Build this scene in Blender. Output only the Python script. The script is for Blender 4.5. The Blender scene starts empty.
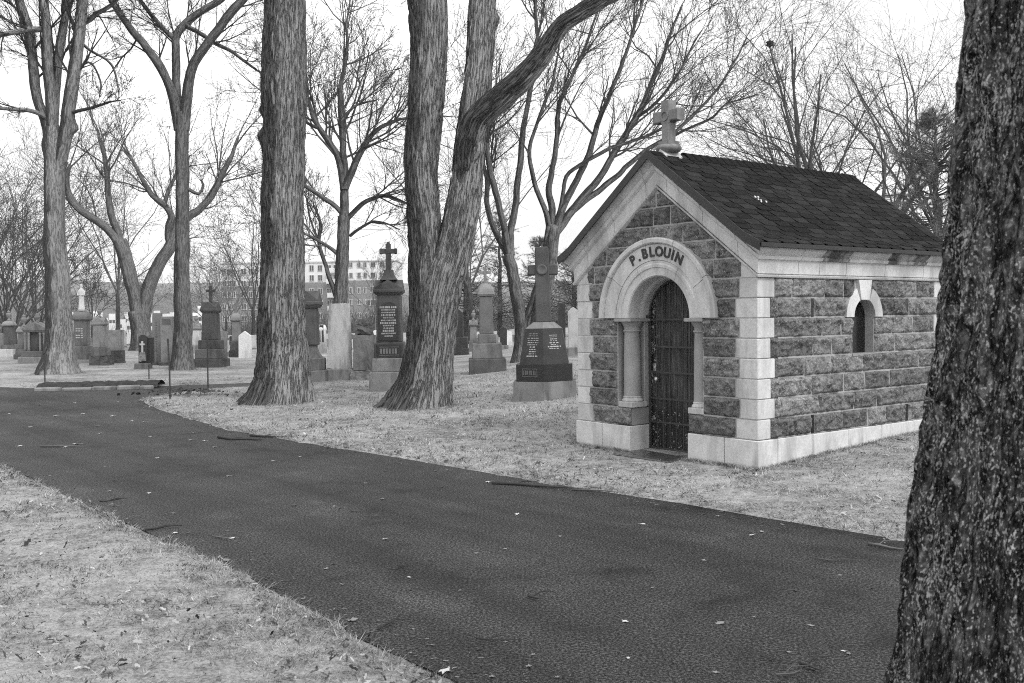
DENOISE = False
import bpy, bmesh, math, random
import numpy as np
from mathutils import Vector, Matrix
R_ = math.radians
SC = bpy.context.scene
COL = SC.collection
rng = np.random.default_rng(7)
random.seed(7)

# ---------------------------------------------------------------- camera constants (solved from the vault's stone courses)
F, PIT, ROL, H = 994.17, .0277, -.0105, 1.78
CX, CY, DZ, YAW, FW, SL = 2.639, 10.68, 1.3927, .917, 2.905, 3.80
VX, VY = math.sin(YAW), math.cos(YAW)          # along the side wall, away from us
UX, UY = -VY, VX                               # along the front wall, to the left


def ray(px, py):
    U, Wd = px - 512, py - 341.5
    cr, sr = math.cos(-ROL), math.sin(-ROL)
    a, b = U * cr - Wd * sr, U * sr + Wd * cr
    d = (a / F, 1.0, -b / F)
    c, s = math.cos(PIT), math.sin(PIT)
    return Vector((d[0], d[1] * c + d[2] * s, -d[1] * s + d[2] * c))


def at(px, py, Y):
    r = ray(px, py)
    return Vector((0, 0, H)) + r * (Y / r.y)


# ---------------------------------------------------------------- numpy noise
def _hash(ix, iy, iz):
    with np.errstate(over='ignore'):
        h = (ix.astype(np.uint64) * np.uint64(73856093)) ^ (iy.astype(np.uint64) * np.uint64(19349663)) ^ (iz.astype(np.uint64) * np.uint64(83492791))
        h = (h ^ (h >> np.uint64(13))) * np.uint64(0x9E3779B97F4A7C15)
        h = h ^ (h >> np.uint64(29))
        h = h * np.uint64(0xBF58476D1CE4E5B9)
        h = h ^ (h >> np.uint64(32))
    return (h & np.uint64(0xFFFFFF)).astype(np.float64) / float(0xFFFFFF)


def vnoise(P):
    P = np.asarray(P, float) + 1000.37
    I = np.floor(P).astype(np.int64)
    f = P - I
    f = f * f * (3 - 2 * f)
    o = 0
    for dx in (0, 1):
        wx = f[..., 0] if dx else 1 - f[..., 0]
        for dy in (0, 1):
            wy = f[..., 1] if dy else 1 - f[..., 1]
            for dz in (0, 1):
                wz = f[..., 2] if dz else 1 - f[..., 2]
                o = o + wx * wy * wz * _hash(I[..., 0] + dx, I[..., 1] + dy, I[..., 2] + dz)
    return o


def fbm(P, oct=4, gain=.5):
    P = np.asarray(P, float)
    a, s, t = 1., 0, 0
    for k in range(oct):
        s = s + a * vnoise(P * 2 ** k + 17.1 * k)
        t += a
        a *= gain
    return s / t


def sstep(a, b, x):
    t = np.clip((x - a) / (b - a), 0, 1)
    return t * t * (3 - 2 * t)


# ---------------------------------------------------------------- object helpers
def tag(o, label=None, cat=None, group=None, kind=None):
    if label: o['label'] = label
    if cat: o['category'] = cat
    if group: o['group'] = group
    if kind: o['kind'] = kind
    return o


def empty(name, loc=(0, 0, 0), rz=0.):
    o = bpy.data.objects.new(name, None)
    o.empty_display_size = .2
    COL.objects.link(o)
    o.location = loc
    o.rotation_euler = (0, 0, rz)
    return o


def link(name, me, mat, parent=None):
    o = bpy.data.objects.new(name, me)
    COL.objects.link(o)
    if mat is not None:
        for m in (mat if isinstance(mat, (list, tuple)) else [mat]):
            me.materials.append(m)
    if parent is not None:
        o.parent = parent
    return o


def np_mesh(name, V, faces, smooth=True, attrs=None):
    """faces: list of int arrays (n,3) / (n,4)"""
    me = bpy.data.meshes.new(name)
    V = np.ascontiguousarray(V, dtype=np.float32)
    me.vertices.add(len(V))
    me.vertices.foreach_set('co', V.ravel())
    faces = [np.asarray(f, dtype=np.int32) for f in faces if len(f)]
    idx = np.concatenate([f.ravel() for f in faces])
    tot = np.concatenate([np.full(len(f), f.shape[1], np.int32) for f in faces])
    st = np.concatenate([[0], np.cumsum(tot)[:-1]]).astype(np.int32)
    me.loops.add(len(idx))
    me.loops.foreach_set('vertex_index', idx)
    me.polygons.add(len(tot))
    me.polygons.foreach_set('loop_start', st)
    me.polygons.foreach_set('loop_total', tot)
    me.polygons.foreach_set('use_smooth', np.full(len(tot), bool(smooth)))
    me.update(calc_edges=True)
    for k, a in (attrs or {}).items():
        a = np.ascontiguousarray(a, dtype=np.float32)
        if a.ndim == 1:
            at_ = me.attributes.new(k, 'FLOAT', 'POINT')
            at_.data.foreach_set('value', a)
        else:
            at_ = me.attributes.new(k, 'FLOAT_VECTOR', 'POINT')
            at_.data.foreach_set('vector', a.ravel())
    return me


class MB:
    """collects simple solids into ONE mesh"""
    def __init__(self): self.v, self.f, self.mi = [], [], []

    def add(self, vs, fs, mi=0):
        o = len(self.v)
        self.v += [tuple(p) for p in vs]
        self.f += [tuple(i + o for i in f) for f in fs]
        self.mi += [mi] * len(fs)

    def loft(self, rings, mi=0, caps=True):
        n = len(rings[0]); o = len(self.v)
        for r in rings: self.v += [tuple(p) for p in r]
        for k in range(len(rings) - 1):
            for i in range(n):
                j = (i + 1) % n
                self.f.append((o + k * n + i, o + k * n + j, o + (k + 1) * n + j, o + (k + 1) * n + i)); self.mi.append(mi)
        if caps:
            self.f.append(tuple(o + i for i in reversed(range(n)))); self.mi.append(mi)
            b = o + (len(rings) - 1) * n
            self.f.append(tuple(b + i for i in range(n))); self.mi.append(mi)

    def box(self, x0, x1, y0, y1, z0, z1, c=.006, mi=0):
        """box with chamfered vertical and top/bottom edges"""
        c = min(c, .45 * (x1 - x0), .45 * (y1 - y0), .45 * (z1 - z0))

        def ring(i, z):
            a0, a1, b0, b1 = x0 + i, x1 - i, y0 + i, y1 - i
            return [(a0 + c, b0, z), (a1 - c, b0, z), (a1, b0 + c, z), (a1, b1 - c, z), (a1 - c, b1, z), (a0 + c, b1, z), (a0, b1 - c, z), (a0, b0 + c, z)]
        self.loft([ring(c, z0), ring(0, z0 + c), ring(0, z1 - c), ring(c, z1)], mi)

    def lathe(self, prof, n=16, cx=0, cy=0, mi=0):
        self.loft([[(cx + r * math.cos(2 * math.pi * i / n), cy + r * math.sin(2 * math.pi * i / n), z) for i in range(n)] for r, z in prof], mi)

    def tube(self, pts, rad, n=8, mi=0):
        pts = [Vector(p) for p in pts]
        if not isinstance(rad, (list, tuple)): rad = [rad] * len(pts)
        rings = []
        for i, p in enumerate(pts):
            t = (pts[min(i + 1, len(pts) - 1)] - pts[max(i - 1, 0)]).normalized()
            a = t.orthogonal().normalized() if i == 0 else (a - t * a.dot(t)).normalized()
            b = t.cross(a)
            rings.append([p + (a * math.cos(2 * math.pi * k / n) + b * math.sin(2 * math.pi * k / n)) * rad[i] for k in range(n)])
        self.loft(rings, mi)

    def prism(self, poly, axis, d0, d1, mi=0):
        """extrude a 2-D polygon along axis 'x' or 'y'; poly points (other, z)"""
        P = (lambda a, z, d: (d, a, z)) if axis == 'x' else ((lambda a, z, d: (a, d, z)) if axis == 'y' else (lambda a, z, d: (a, z, d)))
        self.loft([[P(a, z, d0) for a, z in poly], [P(a, z, d1) for a, z in poly]], mi)

    def mesh(self, name, smooth=False):
        me = bpy.data.meshes.new(name)
        me.from_pydata(self.v, [], self.f)
        bm = bmesh.new(); bm.from_mesh(me)
        bmesh.ops.recalc_face_normals(bm, faces=bm.faces)
        bm.to_mesh(me); bm.free()
        if any(self.mi): me.polygons.foreach_set('material_index', self.mi)
        me.polygons.foreach_set('use_smooth', [smooth] * len(me.polygons))
        return me

    def build(self, name, mat, parent=None, smooth=False):
        return link(name, self.mesh(name, smooth), mat, parent)


# ---------------------------------------------------------------- materials (all neutral: the photograph is black and white)
class NT:
    def __init__(self, name):
        self.m = bpy.data.materials.new(name); self.m.use_nodes = True
        self.t = self.m.node_tree; self.b = self.t.nodes['Principled BSDF']

    def n(self, typ, **kw):
        nd = self.t.nodes.new(typ)
        for k, v in kw.items():
            if k in ('operation', 'blend_type', 'data_type', 'feature', 'attribute_name', 'distance', 'attribute_type'):
                try: setattr(nd, k, v)
                except Exception: pass
            else: nd.inputs[k].default_value = v
        return nd

    def l(self, a, b): self.t.links.new(a, b)

    def coord(self, attr=None, scale=(1, 1, 1), space='Object'):
        if attr:
            s = self.n('ShaderNodeAttribute', attribute_name=attr).outputs['Vector']
        else:
            s = self.n('ShaderNodeTexCoord').outputs[space]
        mp = self.n('ShaderNodeMapping'); mp.inputs['Scale'].default_value = scale
        self.l(s, mp.inputs['Vector'])
        return mp.outputs['Vector']

    def noise(self, vec, scale, detail=4, rough=.55, dist=0.):
        nd = self.n('ShaderNodeTexNoise', Scale=scale, Detail=detail, Roughness=rough)
        nd.inputs['Distortion'].default_value = dist
        self.l(vec, nd.inputs['Vector'])
        return nd.outputs['Fac']

    def ramp(self, fac, stops):
        nd = self.n('ShaderNodeValToRGB')
        e = nd.color_ramp.elements
        while len(e) < len(stops): e.new(.5)
        for el, (p, v) in zip(e, stops):
            el.position = p; el.color = (v, v, v, 1)
        self.l(fac, nd.inputs['Fac'])
        return nd.outputs['Color']

    def math(self, op, a, b=None):
        nd = self.n('ShaderNodeMath', operation=op)
        for i, v in enumerate((a, b)):
            if v is None: continue
            if isinstance(v, (int, float)): nd.inputs[i].default_value = v
            else: self.l(v, nd.inputs[i])
        return nd.outputs[0]

    def mix(self, fac, a, b, mode='MIX'):
        nd = self.t.nodes.new('ShaderNodeMix'); nd.data_type = 'RGBA'; nd.blend_type = mode
        for sock, v in ((nd.inputs[0], fac), (nd.inputs[6], a), (nd.inputs[7], b)):
            if isinstance(v, (int, float)):
                sock.default_value = v if sock == nd.inputs[0] else (v, v, v, 1)
            else: self.l(v, sock)
        return nd.outputs[2]

    def bump(self, hgt, strength=.5, dist=.01, normal=None):
        nd = self.n('ShaderNodeBump', Strength=strength, Distance=dist)
        self.l(hgt, nd.inputs['Height'])
        if normal is not None: self.l(normal, nd.inputs['Normal'])
        return nd.outputs['Normal']

    def fin(self, col=None, rough=.85, spec=.3, normal=None, metal=0.):
        b = self.b
        if col is not None:
            if isinstance(col, (int, float)): b.inputs['Base Color'].default_value = (col, col, col, 1)
            else: self.l(col, b.inputs['Base Color'])
        if isinstance(rough, (int, float)): b.inputs['Roughness'].default_value = rough
        else: self.l(rough, b.inputs['Roughness'])
        b.inputs['Specular IOR Level'].default_value = spec
        b.inputs['Metallic'].default_value = metal
        if normal is not None: self.l(normal, b.inputs['Normal'])
        return self.m


def stone(name, lo, hi, fine=60, coarse=2.5, bump=.3, bd=.006, rough=.85, spec=.3, stain=None, speck=None, rand=.0, tone=False):
    t = NT(name); c = t.coord()
    n1 = t.noise(c, coarse, 5, .6); n2 = t.noise(c, fine, 3, .6)
    f = t.math('ADD', t.math('MULTIPLY', n1, .55), t.math('MULTIPLY', n2, .45))
    col = t.ramp(f, [(.34, lo), (.64, hi)])
    if speck is not None:
        col = t.mix(t.ramp(t.noise(c, fine * 1.7, 2, .5), [(.6, 0), (.68, 1)]), col, speck)
    if stain is not None:
        cs = t.coord(scale=(1, 1, .25))
        col = t.mix(t.ramp(t.noise(cs, 3.0, 5, .65), [(.48, 0), (.66, .8)]), col, stain)
    if tone:
        ta = t.n('ShaderNodeAttribute', attribute_name='tone').outputs['Fac']
        col = t.mix(1., col, t.math('ADD', t.math('MULTIPLY', ta, .6), .68), 'MULTIPLY')
    if rand:
        oi = t.n('ShaderNodeObjectInfo')
        k = t.math('ADD', t.math('MULTIPLY', oi.outputs['Random'], 2 * rand), 1 - rand)
        col = t.mix(1., col, k, 'MULTIPLY')
    return t.fin(col, rough, spec, t.bump(n2, bump, bd))


def plain(name, v, rough=.7, spec=.3, var=.25, scale=8, metal=0.):
    t = NT(name); c = t.coord()
    n1 = t.noise(c, scale, 4, .6)
    return t.fin(t.ramp(n1, [(.3, v * (1 - var)), (.7, v * (1 + var))]), rough, spec, t.bump(n1, .2, .005), metal)


def bark(name, lo, hi, freq=14, vs=.16, bump=.8, bd=.03, wet=None, side_hi=.06, lichen=None, side_shift=0.):
    """furrowed bark in (x, y, along) trunk coordinates; 'wet' = darker bark tone over the west side"""
    t = NT(name); c = t.coord('bk', (1, 1, vs))
    n1 = t.noise(c, freq, 4, .6, .35); n2 = t.noise(t.coord('bk', (1, 1, .28)), freq * 2.6, 4, .65)
    big = t.noise(t.coord('bk', (1, 1, .35)), 2.2, 4, .6)
    f = t.math('ADD', t.math('MULTIPLY', n1, .66), t.math('MULTIPLY', n2, .34))
    net = t.ramp(n1, [(.43, 1), (.48, .6), (.50, .18), (.52, .6), (.57, 1)])
    gr = t.ramp(n2, [(.30, .62), (.62, 1.0)])
    col = t.mix(t.mix(1., net, gr, 'MULTIPLY'), lo, hi)
    f = t.math('ADD', t.math('MULTIPLY', net, .7), t.math('MULTIPLY', n2, .5))
    col = t.mix(1., col, t.ramp(big, [(.3, .68), (.7, 1.2)]), 'MULTIPLY')
    if wet is not None:  # second, darker bark tone chosen by side, its border broken by noise
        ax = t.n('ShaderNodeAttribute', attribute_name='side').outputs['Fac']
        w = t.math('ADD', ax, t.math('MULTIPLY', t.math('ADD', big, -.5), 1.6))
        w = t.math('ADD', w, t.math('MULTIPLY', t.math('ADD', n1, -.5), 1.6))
        wc = t.mix(t.mix(1., net, gr, 'MULTIPLY'), wet, side_hi)
        col = t.mix(t.ramp(t.math('ADD', t.math('MULTIPLY', w, .5), .5 + side_shift), [(.30, 1), (.50, 0)]), col, wc)
    if lichen is not None:
        ln = t.noise(t.coord('bk', (1, 1, .5)), 210, 2, .5, .0)
        l2 = t.noise(t.coord('bk', (1, 1, .6)), 9, 3, .6)
        fl_ = t.noise(t.coord('bk', (1, 1, .45)), 75, 4, .7, .3)
        col = t.mix(1., col, t.ramp(fl_, [(.34, .25), (.5, .8), (.66, 2.6)]), 'MULTIPLY')
        m = t.ramp(t.math('ADD', ln, t.math('MULTIPLY', l2, .45)), [(.795, 0), (.86, 1)])
        col = t.mix(m, col, lichen)
    nn = t.bump(f, bump, bd)
    return t.fin(col, .95, .06, nn)


M = {}
M['cream'] = stone('pale_limestone', .43, .64, 40, 3, .2, .004, .85, .25, stain=.30, rand=.10)
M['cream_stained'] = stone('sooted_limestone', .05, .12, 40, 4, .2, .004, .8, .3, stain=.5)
M['granite'] = stone('grey_granite', .035, .255, 44, 9, 1., .014, .9, .15, speck=.36, tone=True)
M['granite_smooth'] = stone('dressed_granite', .16, .30, 110, 4, .2, .003, .8, .35, speck=.34)
M['shaft'] = stone('column_granite', .22, .36, 110, 4, .15, .003, .75, .35, speck=.42)
M['mortar'] = stone('lime_mortar', .25, .40, 60, 6, .3, .004)
M['letter'] = plain('lettering_paint', .045, .7, .3)
M['iron'] = plain('black_iron', .035, .5, .5, .4, 20)
M['dark'] = plain('unlit_glass', .008, .15, .5, .1)
M['sill_wet'] = stone('wet_threshold_stone', .03, .07, 30, 4, .2, .004, .3, .5)
M['drip'] = plain('dark_sheet_metal', .016, .5, .5, .25, 6)
M['slab_black'] = stone('polished_black_granite', .016, .028, 90, 3, .05, .001, .22, .5)
M['slab_dark'] = stone('dark_granite', .025, .055, 90, 3, .1, .002, .5, .22)
M['m_grey'] = stone('weathered_grey_granite', .15, .27, 60, 2.5, .3, .006, .85, .3, stain=.08, rand=.15)
M['m_mid'] = stone('weathered_mid_granite', .10, .19, 60, 2.5, .3, .006, .85, .3, stain=.05, rand=.15)
M['m_darkgrey'] = stone('weathered_dark_granite', .05, .11, 60, 2.5, .3, .006, .85, .3, stain=.03)
M['m_pale'] = stone('weathered_pale_marble', .38, .56, 40, 2, .2, .005, .85, .3, stain=.16)
M['m_white'] = stone('white_marble', .6, .75, 40, 2, .15, .004, .8, .3, stain=.4)
M['m_stained'] = stone('blotched_limestone', .34, .46, 30, 2.5, .4, .008, .9, .25, stain=.13)
M['insc'] = plain('engraved_lettering', .36, .7, .2)
M['insc_dim'] = plain('dull_engraved_lettering', .13, .7, .2)
# ---------------------------------------------------------------- camera, sky, sun
cam = bpy.data.cameras.new('camera')
cam.sensor_width = 36; cam.lens = F * 36 / 1024
cam.clip_start = .1; cam.clip_end = 6000
co = bpy.data.objects.new('camera', cam); COL.objects.link(co)
co.matrix_world = Matrix.Translation((0, 0, H)) @ Matrix.Rotation(math.pi / 2 - PIT, 4, 'X') @ Matrix.Rotation(ROL, 4, 'Z')
cam.dof.use_dof = True; cam.dof.focus_distance = 12; cam.dof.aperture_fstop = 9.0
SC.camera = co

SUN_EL, SUN_AZ = 48, 142        # azimuth clockwise from +Y (north): the light comes over our right shoulder
wd = bpy.data.worlds.new('World'); SC.world = wd; wd.use_nodes = True
nt = wd.node_tree
bg = nt.nodes['Background']
sk = nt.nodes.new('ShaderNodeTexSky'); sk.sky_type = 'NISHITA'; sk.sun_disc = False
sk.sun_elevation = R_(SUN_EL); sk.sun_rotation = R_(SUN_AZ); sk.dust_density = 6; sk.air_density = 1.0
bw = nt.nodes.new('ShaderNodeRGBToBW'); nt.links.new(sk.outputs['Color'], bw.inputs['Color'])
mx = nt.nodes.new('ShaderNodeMix'); mx.data_type = 'RGBA'; mx.inputs[0].default_value = .86
mx.inputs[7].default_value = (8.4, 8.4, 8.4, 1)       # the closed cloud deck
tcn = nt.nodes.new('ShaderNodeTexCoord'); mpn = nt.nodes.new('ShaderNodeMapping'); mpn.inputs['Scale'].default_value = (1.6, 1.6, 4.0)
nt.links.new(tcn.outputs['Generated'], mpn.inputs['Vector'])
cn = nt.nodes.new('ShaderNodeTexNoise'); cn.inputs['Scale'].default_value = 1.3; cn.inputs['Detail'].default_value = 4; nt.links.new(mpn.outputs['Vector'], cn.inputs['Vector'])
cr_ = nt.nodes.new('ShaderNodeMapRange'); cr_.inputs[1].default_value = .3; cr_.inputs[2].default_value = .7; cr_.inputs[3].default_value = 5.2; cr_.inputs[4].default_value = 9.2
nt.links.new(cn.outputs['Fac'], cr_.inputs[0]); nt.links.new(cr_.outputs[0], mx.inputs[7])       # thin and thick cloud
nt.links.new(bw.outputs[0], mx.inputs[6])
nt.links.new(mx.outputs[2], bg.inputs['Color'])
bg.inputs['Strength'].default_value = .12
sl = bpy.data.lights.new('sun', 'SUN'); sl.energy = 1.3; sl.angle = R_(28)
so = bpy.data.objects.new('sun', sl); COL.objects.link(so)
sd = Vector((math.sin(R_(SUN_AZ)) * math.cos(R_(SUN_EL)), math.cos(R_(SUN_AZ)) * math.cos(R_(SUN_EL)), math.sin(R_(SUN_EL))))
so.rotation_euler = sd.to_track_quat('Z', 'Y').to_euler()
so.location = sd * 60

vs = SC.view_settings
vs.view_transform = 'Standard'; vs.look = 'None'; vs.gamma = 1; vs.exposure = 0.72; vs.use_curve_mapping = False
SC.cycles.use_denoising = DENOISE
SC.cycles.filter_width = 1.05
SC.cycles.max_bounces = 5; SC.cycles.diffuse_bounces = 3; SC.cycles.glossy_bounces = 2
SC.cycles.transparent_max_bounces = 4; SC.cycles.volume_bounces = 1

# ---------------------------------------------------------------- ground and path
NEAR_EDGE = [(7, -5), (3.9, .3), (2.05, 2.6), (-.27, 4.76), (-.92, 5.51), (-1.8, 6.73), (-3.47, 8.72), (-6.27, 12.11), (-9.0, 15.4), (-13.5, 18.6), (-20, 21.2), (-40, 24.5)]
FAR_EDGE = [(-40, 30.5), (-20, 27.8), (-14, 26.3), (-12.1, 25.5), (-9.3, 25.75), (-7.4, 26.6), (-5.9, 27.0), (-5.3, 26.3), (-5.8, 25.4), (-7.0, 24.9), (-8.0, 23.6), (-8.1, 21.6), (-7.3, 20.0), (-6.8, 19.13), (-4.46, 15.61), (-3.02, 14.03), (-1.41, 12.35), (.48, 10.27), (1.55, 9.23), (2.13, 8.56), (3.05, 7.61), (5.2, 5.2), (9.5, .5), (13, -5)]
POLY = np.array(NEAR_EDGE + FAR_EDGE, float)


def path_sd(X, Y):
    """signed distance to the path polygon: negative on the path"""
    X = np.asarray(X, float); Y = np.asarray(Y, float)
    d = np.full(X.shape, 1e9); ins = np.zeros(X.shape, bool)
    n = len(POLY)
    for i in range(n):
        ax, ay = POLY[i]; bx, by = POLY[(i + 1) % n]
        ex, ey = bx - ax, by - ay
        t = np.clip(((X - ax) * ex + (Y - ay) * ey) / (ex * ex + ey * ey), 0, 1)
        d = np.minimum(d, np.hypot(X - ax - t * ex, Y - ay - t * ey))
        c = ((ay > Y) != (by > Y))
        with np.errstate(divide='ignore', invalid='ignore'):
            xc = (bx - ax) * (Y - ay) / (by - ay if by != ay else 1e-9) + ax
        ins ^= c & (X < xc)
    wob = (fbm(np.stack([X * 1.7, Y * 1.7, 0 * X], -1), 3) - .5) * .30 + (fbm(np.stack([X * 7, Y * 7, 0 * X + 3], -1), 2) - .5) * .17
    return np.where(ins, -d, d) + wob


def gz(X, Y, lip=True):
    X = np.asarray(X, float); Y = np.asarray(Y, float)
    d = .76 * X + .65 * Y
    z = .055 * np.clip(d - 8.2, 0, 6) * sstep(-3, 2, X)
    r = np.hypot(X, Y)
    z = z - 9 * sstep(95, 260, r)
    if lip:
        sd_ = path_sd(X, Y)
        z = z + np.where(sd_ > -.3, .04 * sstep(-.02, .22, sd_) - .03 * (1 - sstep(-.12, .02, sd_)), -.03)
        z = z + sstep(.3, 2.5, sd_) * .07 * (fbm(np.stack([X * .45, Y * .45, 0 * X], -1), 3) - .5)
    return z


def gz1(x, y): return float(gz(np.array([x]), np.array([y]))[0])


def gat(px, py):
    z = 0.
    r = ray(px, py)
    for _ in range(6):
        t = (z - H) / r.z
        z = float(gz(np.array([r.x * t]), np.array([r.y * t]), False)[0])
    t = (z - H) / r.z
    x, y = r.x * t, r.y * t
    return Vector((x, y, gz1(x, y)))


def axis(dense0, dense1, step, far0, far1, g=1.25):
    a = list(np.arange(dense0, dense1, step)); s = step; x = a[-1]
    while x < far1: s *= g; x += s; a.append(x)
    s = step; x = a[0]; b = []
    while x > far0: s *= g; x -= s; b.append(x)
    return np.clip(np.array(b[::-1] + a), far0, far1)


gx = axis(-15, 9, .11, -1900, 1900); gy = axis(1.5, 30, .11, -300, 2100)
GX, GY = np.meshgrid(gx, gy, indexing='ij')
GZ = gz(GX, GY)
nx, ny = GX.shape
ii = np.arange(nx * ny).reshape(nx, ny)
quads = np.stack([ii[:-1, :-1], ii[1:, :-1], ii[1:, 1:], ii[:-1, 1:]], -1).reshape(-1, 4)
t = NT('winter_turf'); c = t.coord()
a1 = t.noise(c, .55, 6, .65); a2 = t.noise(c, 8, 5, .75); a3 = t.noise(c, 45, 4, .75)
f = t.math('ADD', t.math('MULTIPLY', a1, .30), t.math('ADD', t.math('MULTIPLY', a2, .34), t.math('MULTIPLY', a3, .36)))
col = t.ramp(f, [(.39, .04), (.47, .22), (.58, .44)])
M['turf'] = t.fin(col, .95, .1, t.bump(t.math('ADD', a3, a2), .7, .03))
g = link('ground', np_mesh('ground', np.stack([GX, GY, GZ], -1).reshape(-1, 3), [quads]), M['turf'])
tag(g, 'winter lawn of the cemetery', kind='structure'); del g['label']

t = NT('worn_asphalt'); c = t.coord()
a1 = t.noise(c, .35, 5, .6, .6); a2 = t.noise(c, 2.2, 5, .65, .3); a3 = t.noise(c, 62, 3, .7); a4 = t.noise(c, 190, 2, .5)
f = t.math('ADD', t.math('MULTIPLY', a3, .6), t.math('MULTIPLY', a4, .4))
agg = t.ramp(f, [(.42, .003), (.50, .022), (.59, .118)])
col = t.mix(1., agg, t.ramp(t.math('ADD', t.math('MULTIPLY', a1, .6), t.math('MULTIPLY', a2, .4)), [(.38, .42), (.46, .90), (.55, 1.1), (.63, 1.6)]), 'MULTIPLY')
mp_ = t.n('ShaderNodeMapping'); mp_.vector_type = 'TEXTURE'; mp_.inputs['Rotation'].default_value = (0, 0, math.atan2(.76, -.65)); mp_.inputs['Scale'].default_value = (7, .6, 1)
t.l(c, mp_.inputs['Vector']); trk = t.noise(mp_.outputs['Vector'], 1., 4, .6, .4)
col = t.mix(1., col, t.ramp(trk, [(.36, .72), (.5, 1.), (.62, 1.18)]), 'MULTIPLY')
vor = t.n('ShaderNodeTexVoronoi', Scale=.42); vor.feature = 'DISTANCE_TO_EDGE'
wv = t.n('ShaderNodeVectorMath', operation='ADD'); nz = t.n('ShaderNodeTexNoise', Scale=1.3, Detail=4)
t.l(c, nz.inputs['Vector']); sc_ = t.n('ShaderNodeVectorMath', operation='SCALE'); sc_.inputs['Scale'].default_value = .8
t.l(nz.outputs['Color'], sc_.inputs[0]); t.l(c, wv.inputs[0]); t.l(sc_.outputs[0], wv.inputs[1]); t.l(wv.outputs[0], vor.inputs['Vector'])
crk = t.ramp(vor.outputs['Distance'], [(.004, .55), (.018, 1.)])
col = t.mix(t.ramp(a2, [(.5, .0), (.6, .6)]), col, t.mix(1., col, crk, 'MULTIPLY'))
M['asphalt'] = t.fin(col, t.math('ADD', t.math('MULTIPLY', a2, .3), .45), .14, t.bump(a4, .7, .004))
bm = bmesh.new()
vv = [bm.verts.new((x, y, 0)) for x, y in POLY]
bm.faces.new(vv)
bmesh.ops.triangulate(bm, faces=bm.faces)
bmesh.ops.recalc_face_normals(bm, faces=bm.faces)
for fc in bm.faces:
    if fc.normal.z < 0: fc.normal_flip()
me = bpy.data.meshes.new('path'); bm.to_mesh(me); bm.free()
p = link('path', me, M['asphalt']); tag(p, kind='structure')

# ---------------------------------------------------------------- grass
def footprint(X, Y, m=.04):
    dx, dy = X - CX, Y - CY
    b = dx * VX + dy * VY; a = dx * UX + dy * UY
    return (b > -m) & (b < SL + m) & (a > -m) & (a < FW + m)


def blades(X, Y, hmin, hmax, wid, lean):
    n = len(X)
    Z = gz(X, Y)
    az = rng.uniform(0, 2 * np.pi, n); hgt = rng.uniform(hmin, hmax, n); ln = rng.uniform(.2, lean, n) * hgt
    w = wid * rng.uniform(.6, 1.4, n)
    fa = rng.uniform(0, np.pi, n)
    P = np.stack([X, Y, Z - .004], -1)
    dx = np.stack([np.cos(fa) * w, np.sin(fa) * w, 0 * w], -1)
    tip = P + np.stack([np.cos(az) * ln, np.sin(az) * ln, hgt], -1)
    V = np.stack([P - dx, P + dx, tip], 1).reshape(-1, 3)
    q_ = np.stack([X, Y, 0 * X], -1)
    tone = np.clip(.40 + .30 * (rng.random(n) - .5) + 1.0 * (vnoise(q_ * 26) - .5) + .7 * (fbm(q_ * 8, 2) - .5), 0, 1)
    tone = np.repeat(tone, 3)
    return V, tone


NB = 520000
th = rng.uniform(R_(-42), R_(40), NB); rr = np.exp(rng.uniform(math.log(2.6), math.log(30), NB))
X, Y = rr * np.sin(th), rr * np.cos(th)
sdv = path_sd(X, Y)
door_d = np.hypot(X - (CX + UX * 1.46 - VX * .15), Y - (CY + UY * 1.46 - VY * .15))
clump = fbm(np.stack([X * 3.6, Y * 3.6, 0 * X], -1), 4)
keep = (sdv > .03) & (door_d > .42) & ~footprint(X, Y) & (rng.random(NB) < .22 + 1.0 * sstep(.38, .60, clump))
X, Y, rr, clump = X[keep], Y[keep], rr[keep], clump[keep]
sc = np.clip(rr / 6, .8, 2.6)
V1, T1 = blades(X, Y, .008 + .003 * sc, .020 + .005 * sc + .012 * sc * (clump > .5), .0023 * sc, 2.2)
# a denser ragged fringe where turf meets asphalt
EX, EY = [], []
for poly_, lo, hi in ((NEAR_EDGE, 1, 9), (FAR_EDGE, 9, len(FAR_EDGE) - 1)):
    for k in range(lo, hi):
        (ax, ay), (bx, by) = poly_[k], poly_[k + 1]
        L_ = math.hypot(bx - ax, by - ay); m = int(L_ * 1500 / (1 + .08 * max(0, min(ay, by))))
        tt = rng.random(m); off = rng.normal(0, .09, m)
        EX.append(ax + (bx - ax) * tt + off * (by - ay) / L_); EY.append(ay + (by - ay) * tt - off * (bx - ax) / L_)
for (a0, b0_), (a1, b1_) in (((-.05, -.06), (-.05, SL)), ((-.06, -.05), (.98, -.05)), ((1.93, -.05), (FW + .05, -.05)), ((FW + .05, 0), (FW + .05, SL))):
    m = 2200; tt = rng.random(m); o_ = np.abs(rng.normal(0, .05, m))
    aa = a0 + (a1 - a0) * tt; bb = b0_ + (b1_ - b0_) * tt
    aa = np.where(abs(a1 - a0) < .01, aa + np.where(a0 < 1, -o_, o_), aa); bb = np.where(abs(b1_ - b0_) < .01, bb - o_, bb)
    EX.append(CX + UX * aa + VX * bb); EY.append(CY + UY * aa + VY * bb)
for px_, py_, r0_, m in ((277, 404, .62, 2600), (417, 409, .62, 2600), (58, 375, .68, 900), (183, 371, .45, 600), (340, 381, .4, 500), (391, 390, .42, 500), (545, 397, .48, 900), (487, 372, .4, 500), (310, 381, .4, 400)):
    q_ = gat(px_, py_); a_ = rng.uniform(0, 2 * np.pi, m); rr_ = r0_ * (1 + np.abs(rng.normal(0, .16, m)))
    EX.append(q_.x + rr_ * np.cos(a_)); EY.append(q_.y + rr_ * np.sin(a_))
EX, EY = np.concatenate(EX), np.concatenate(EY)
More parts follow.
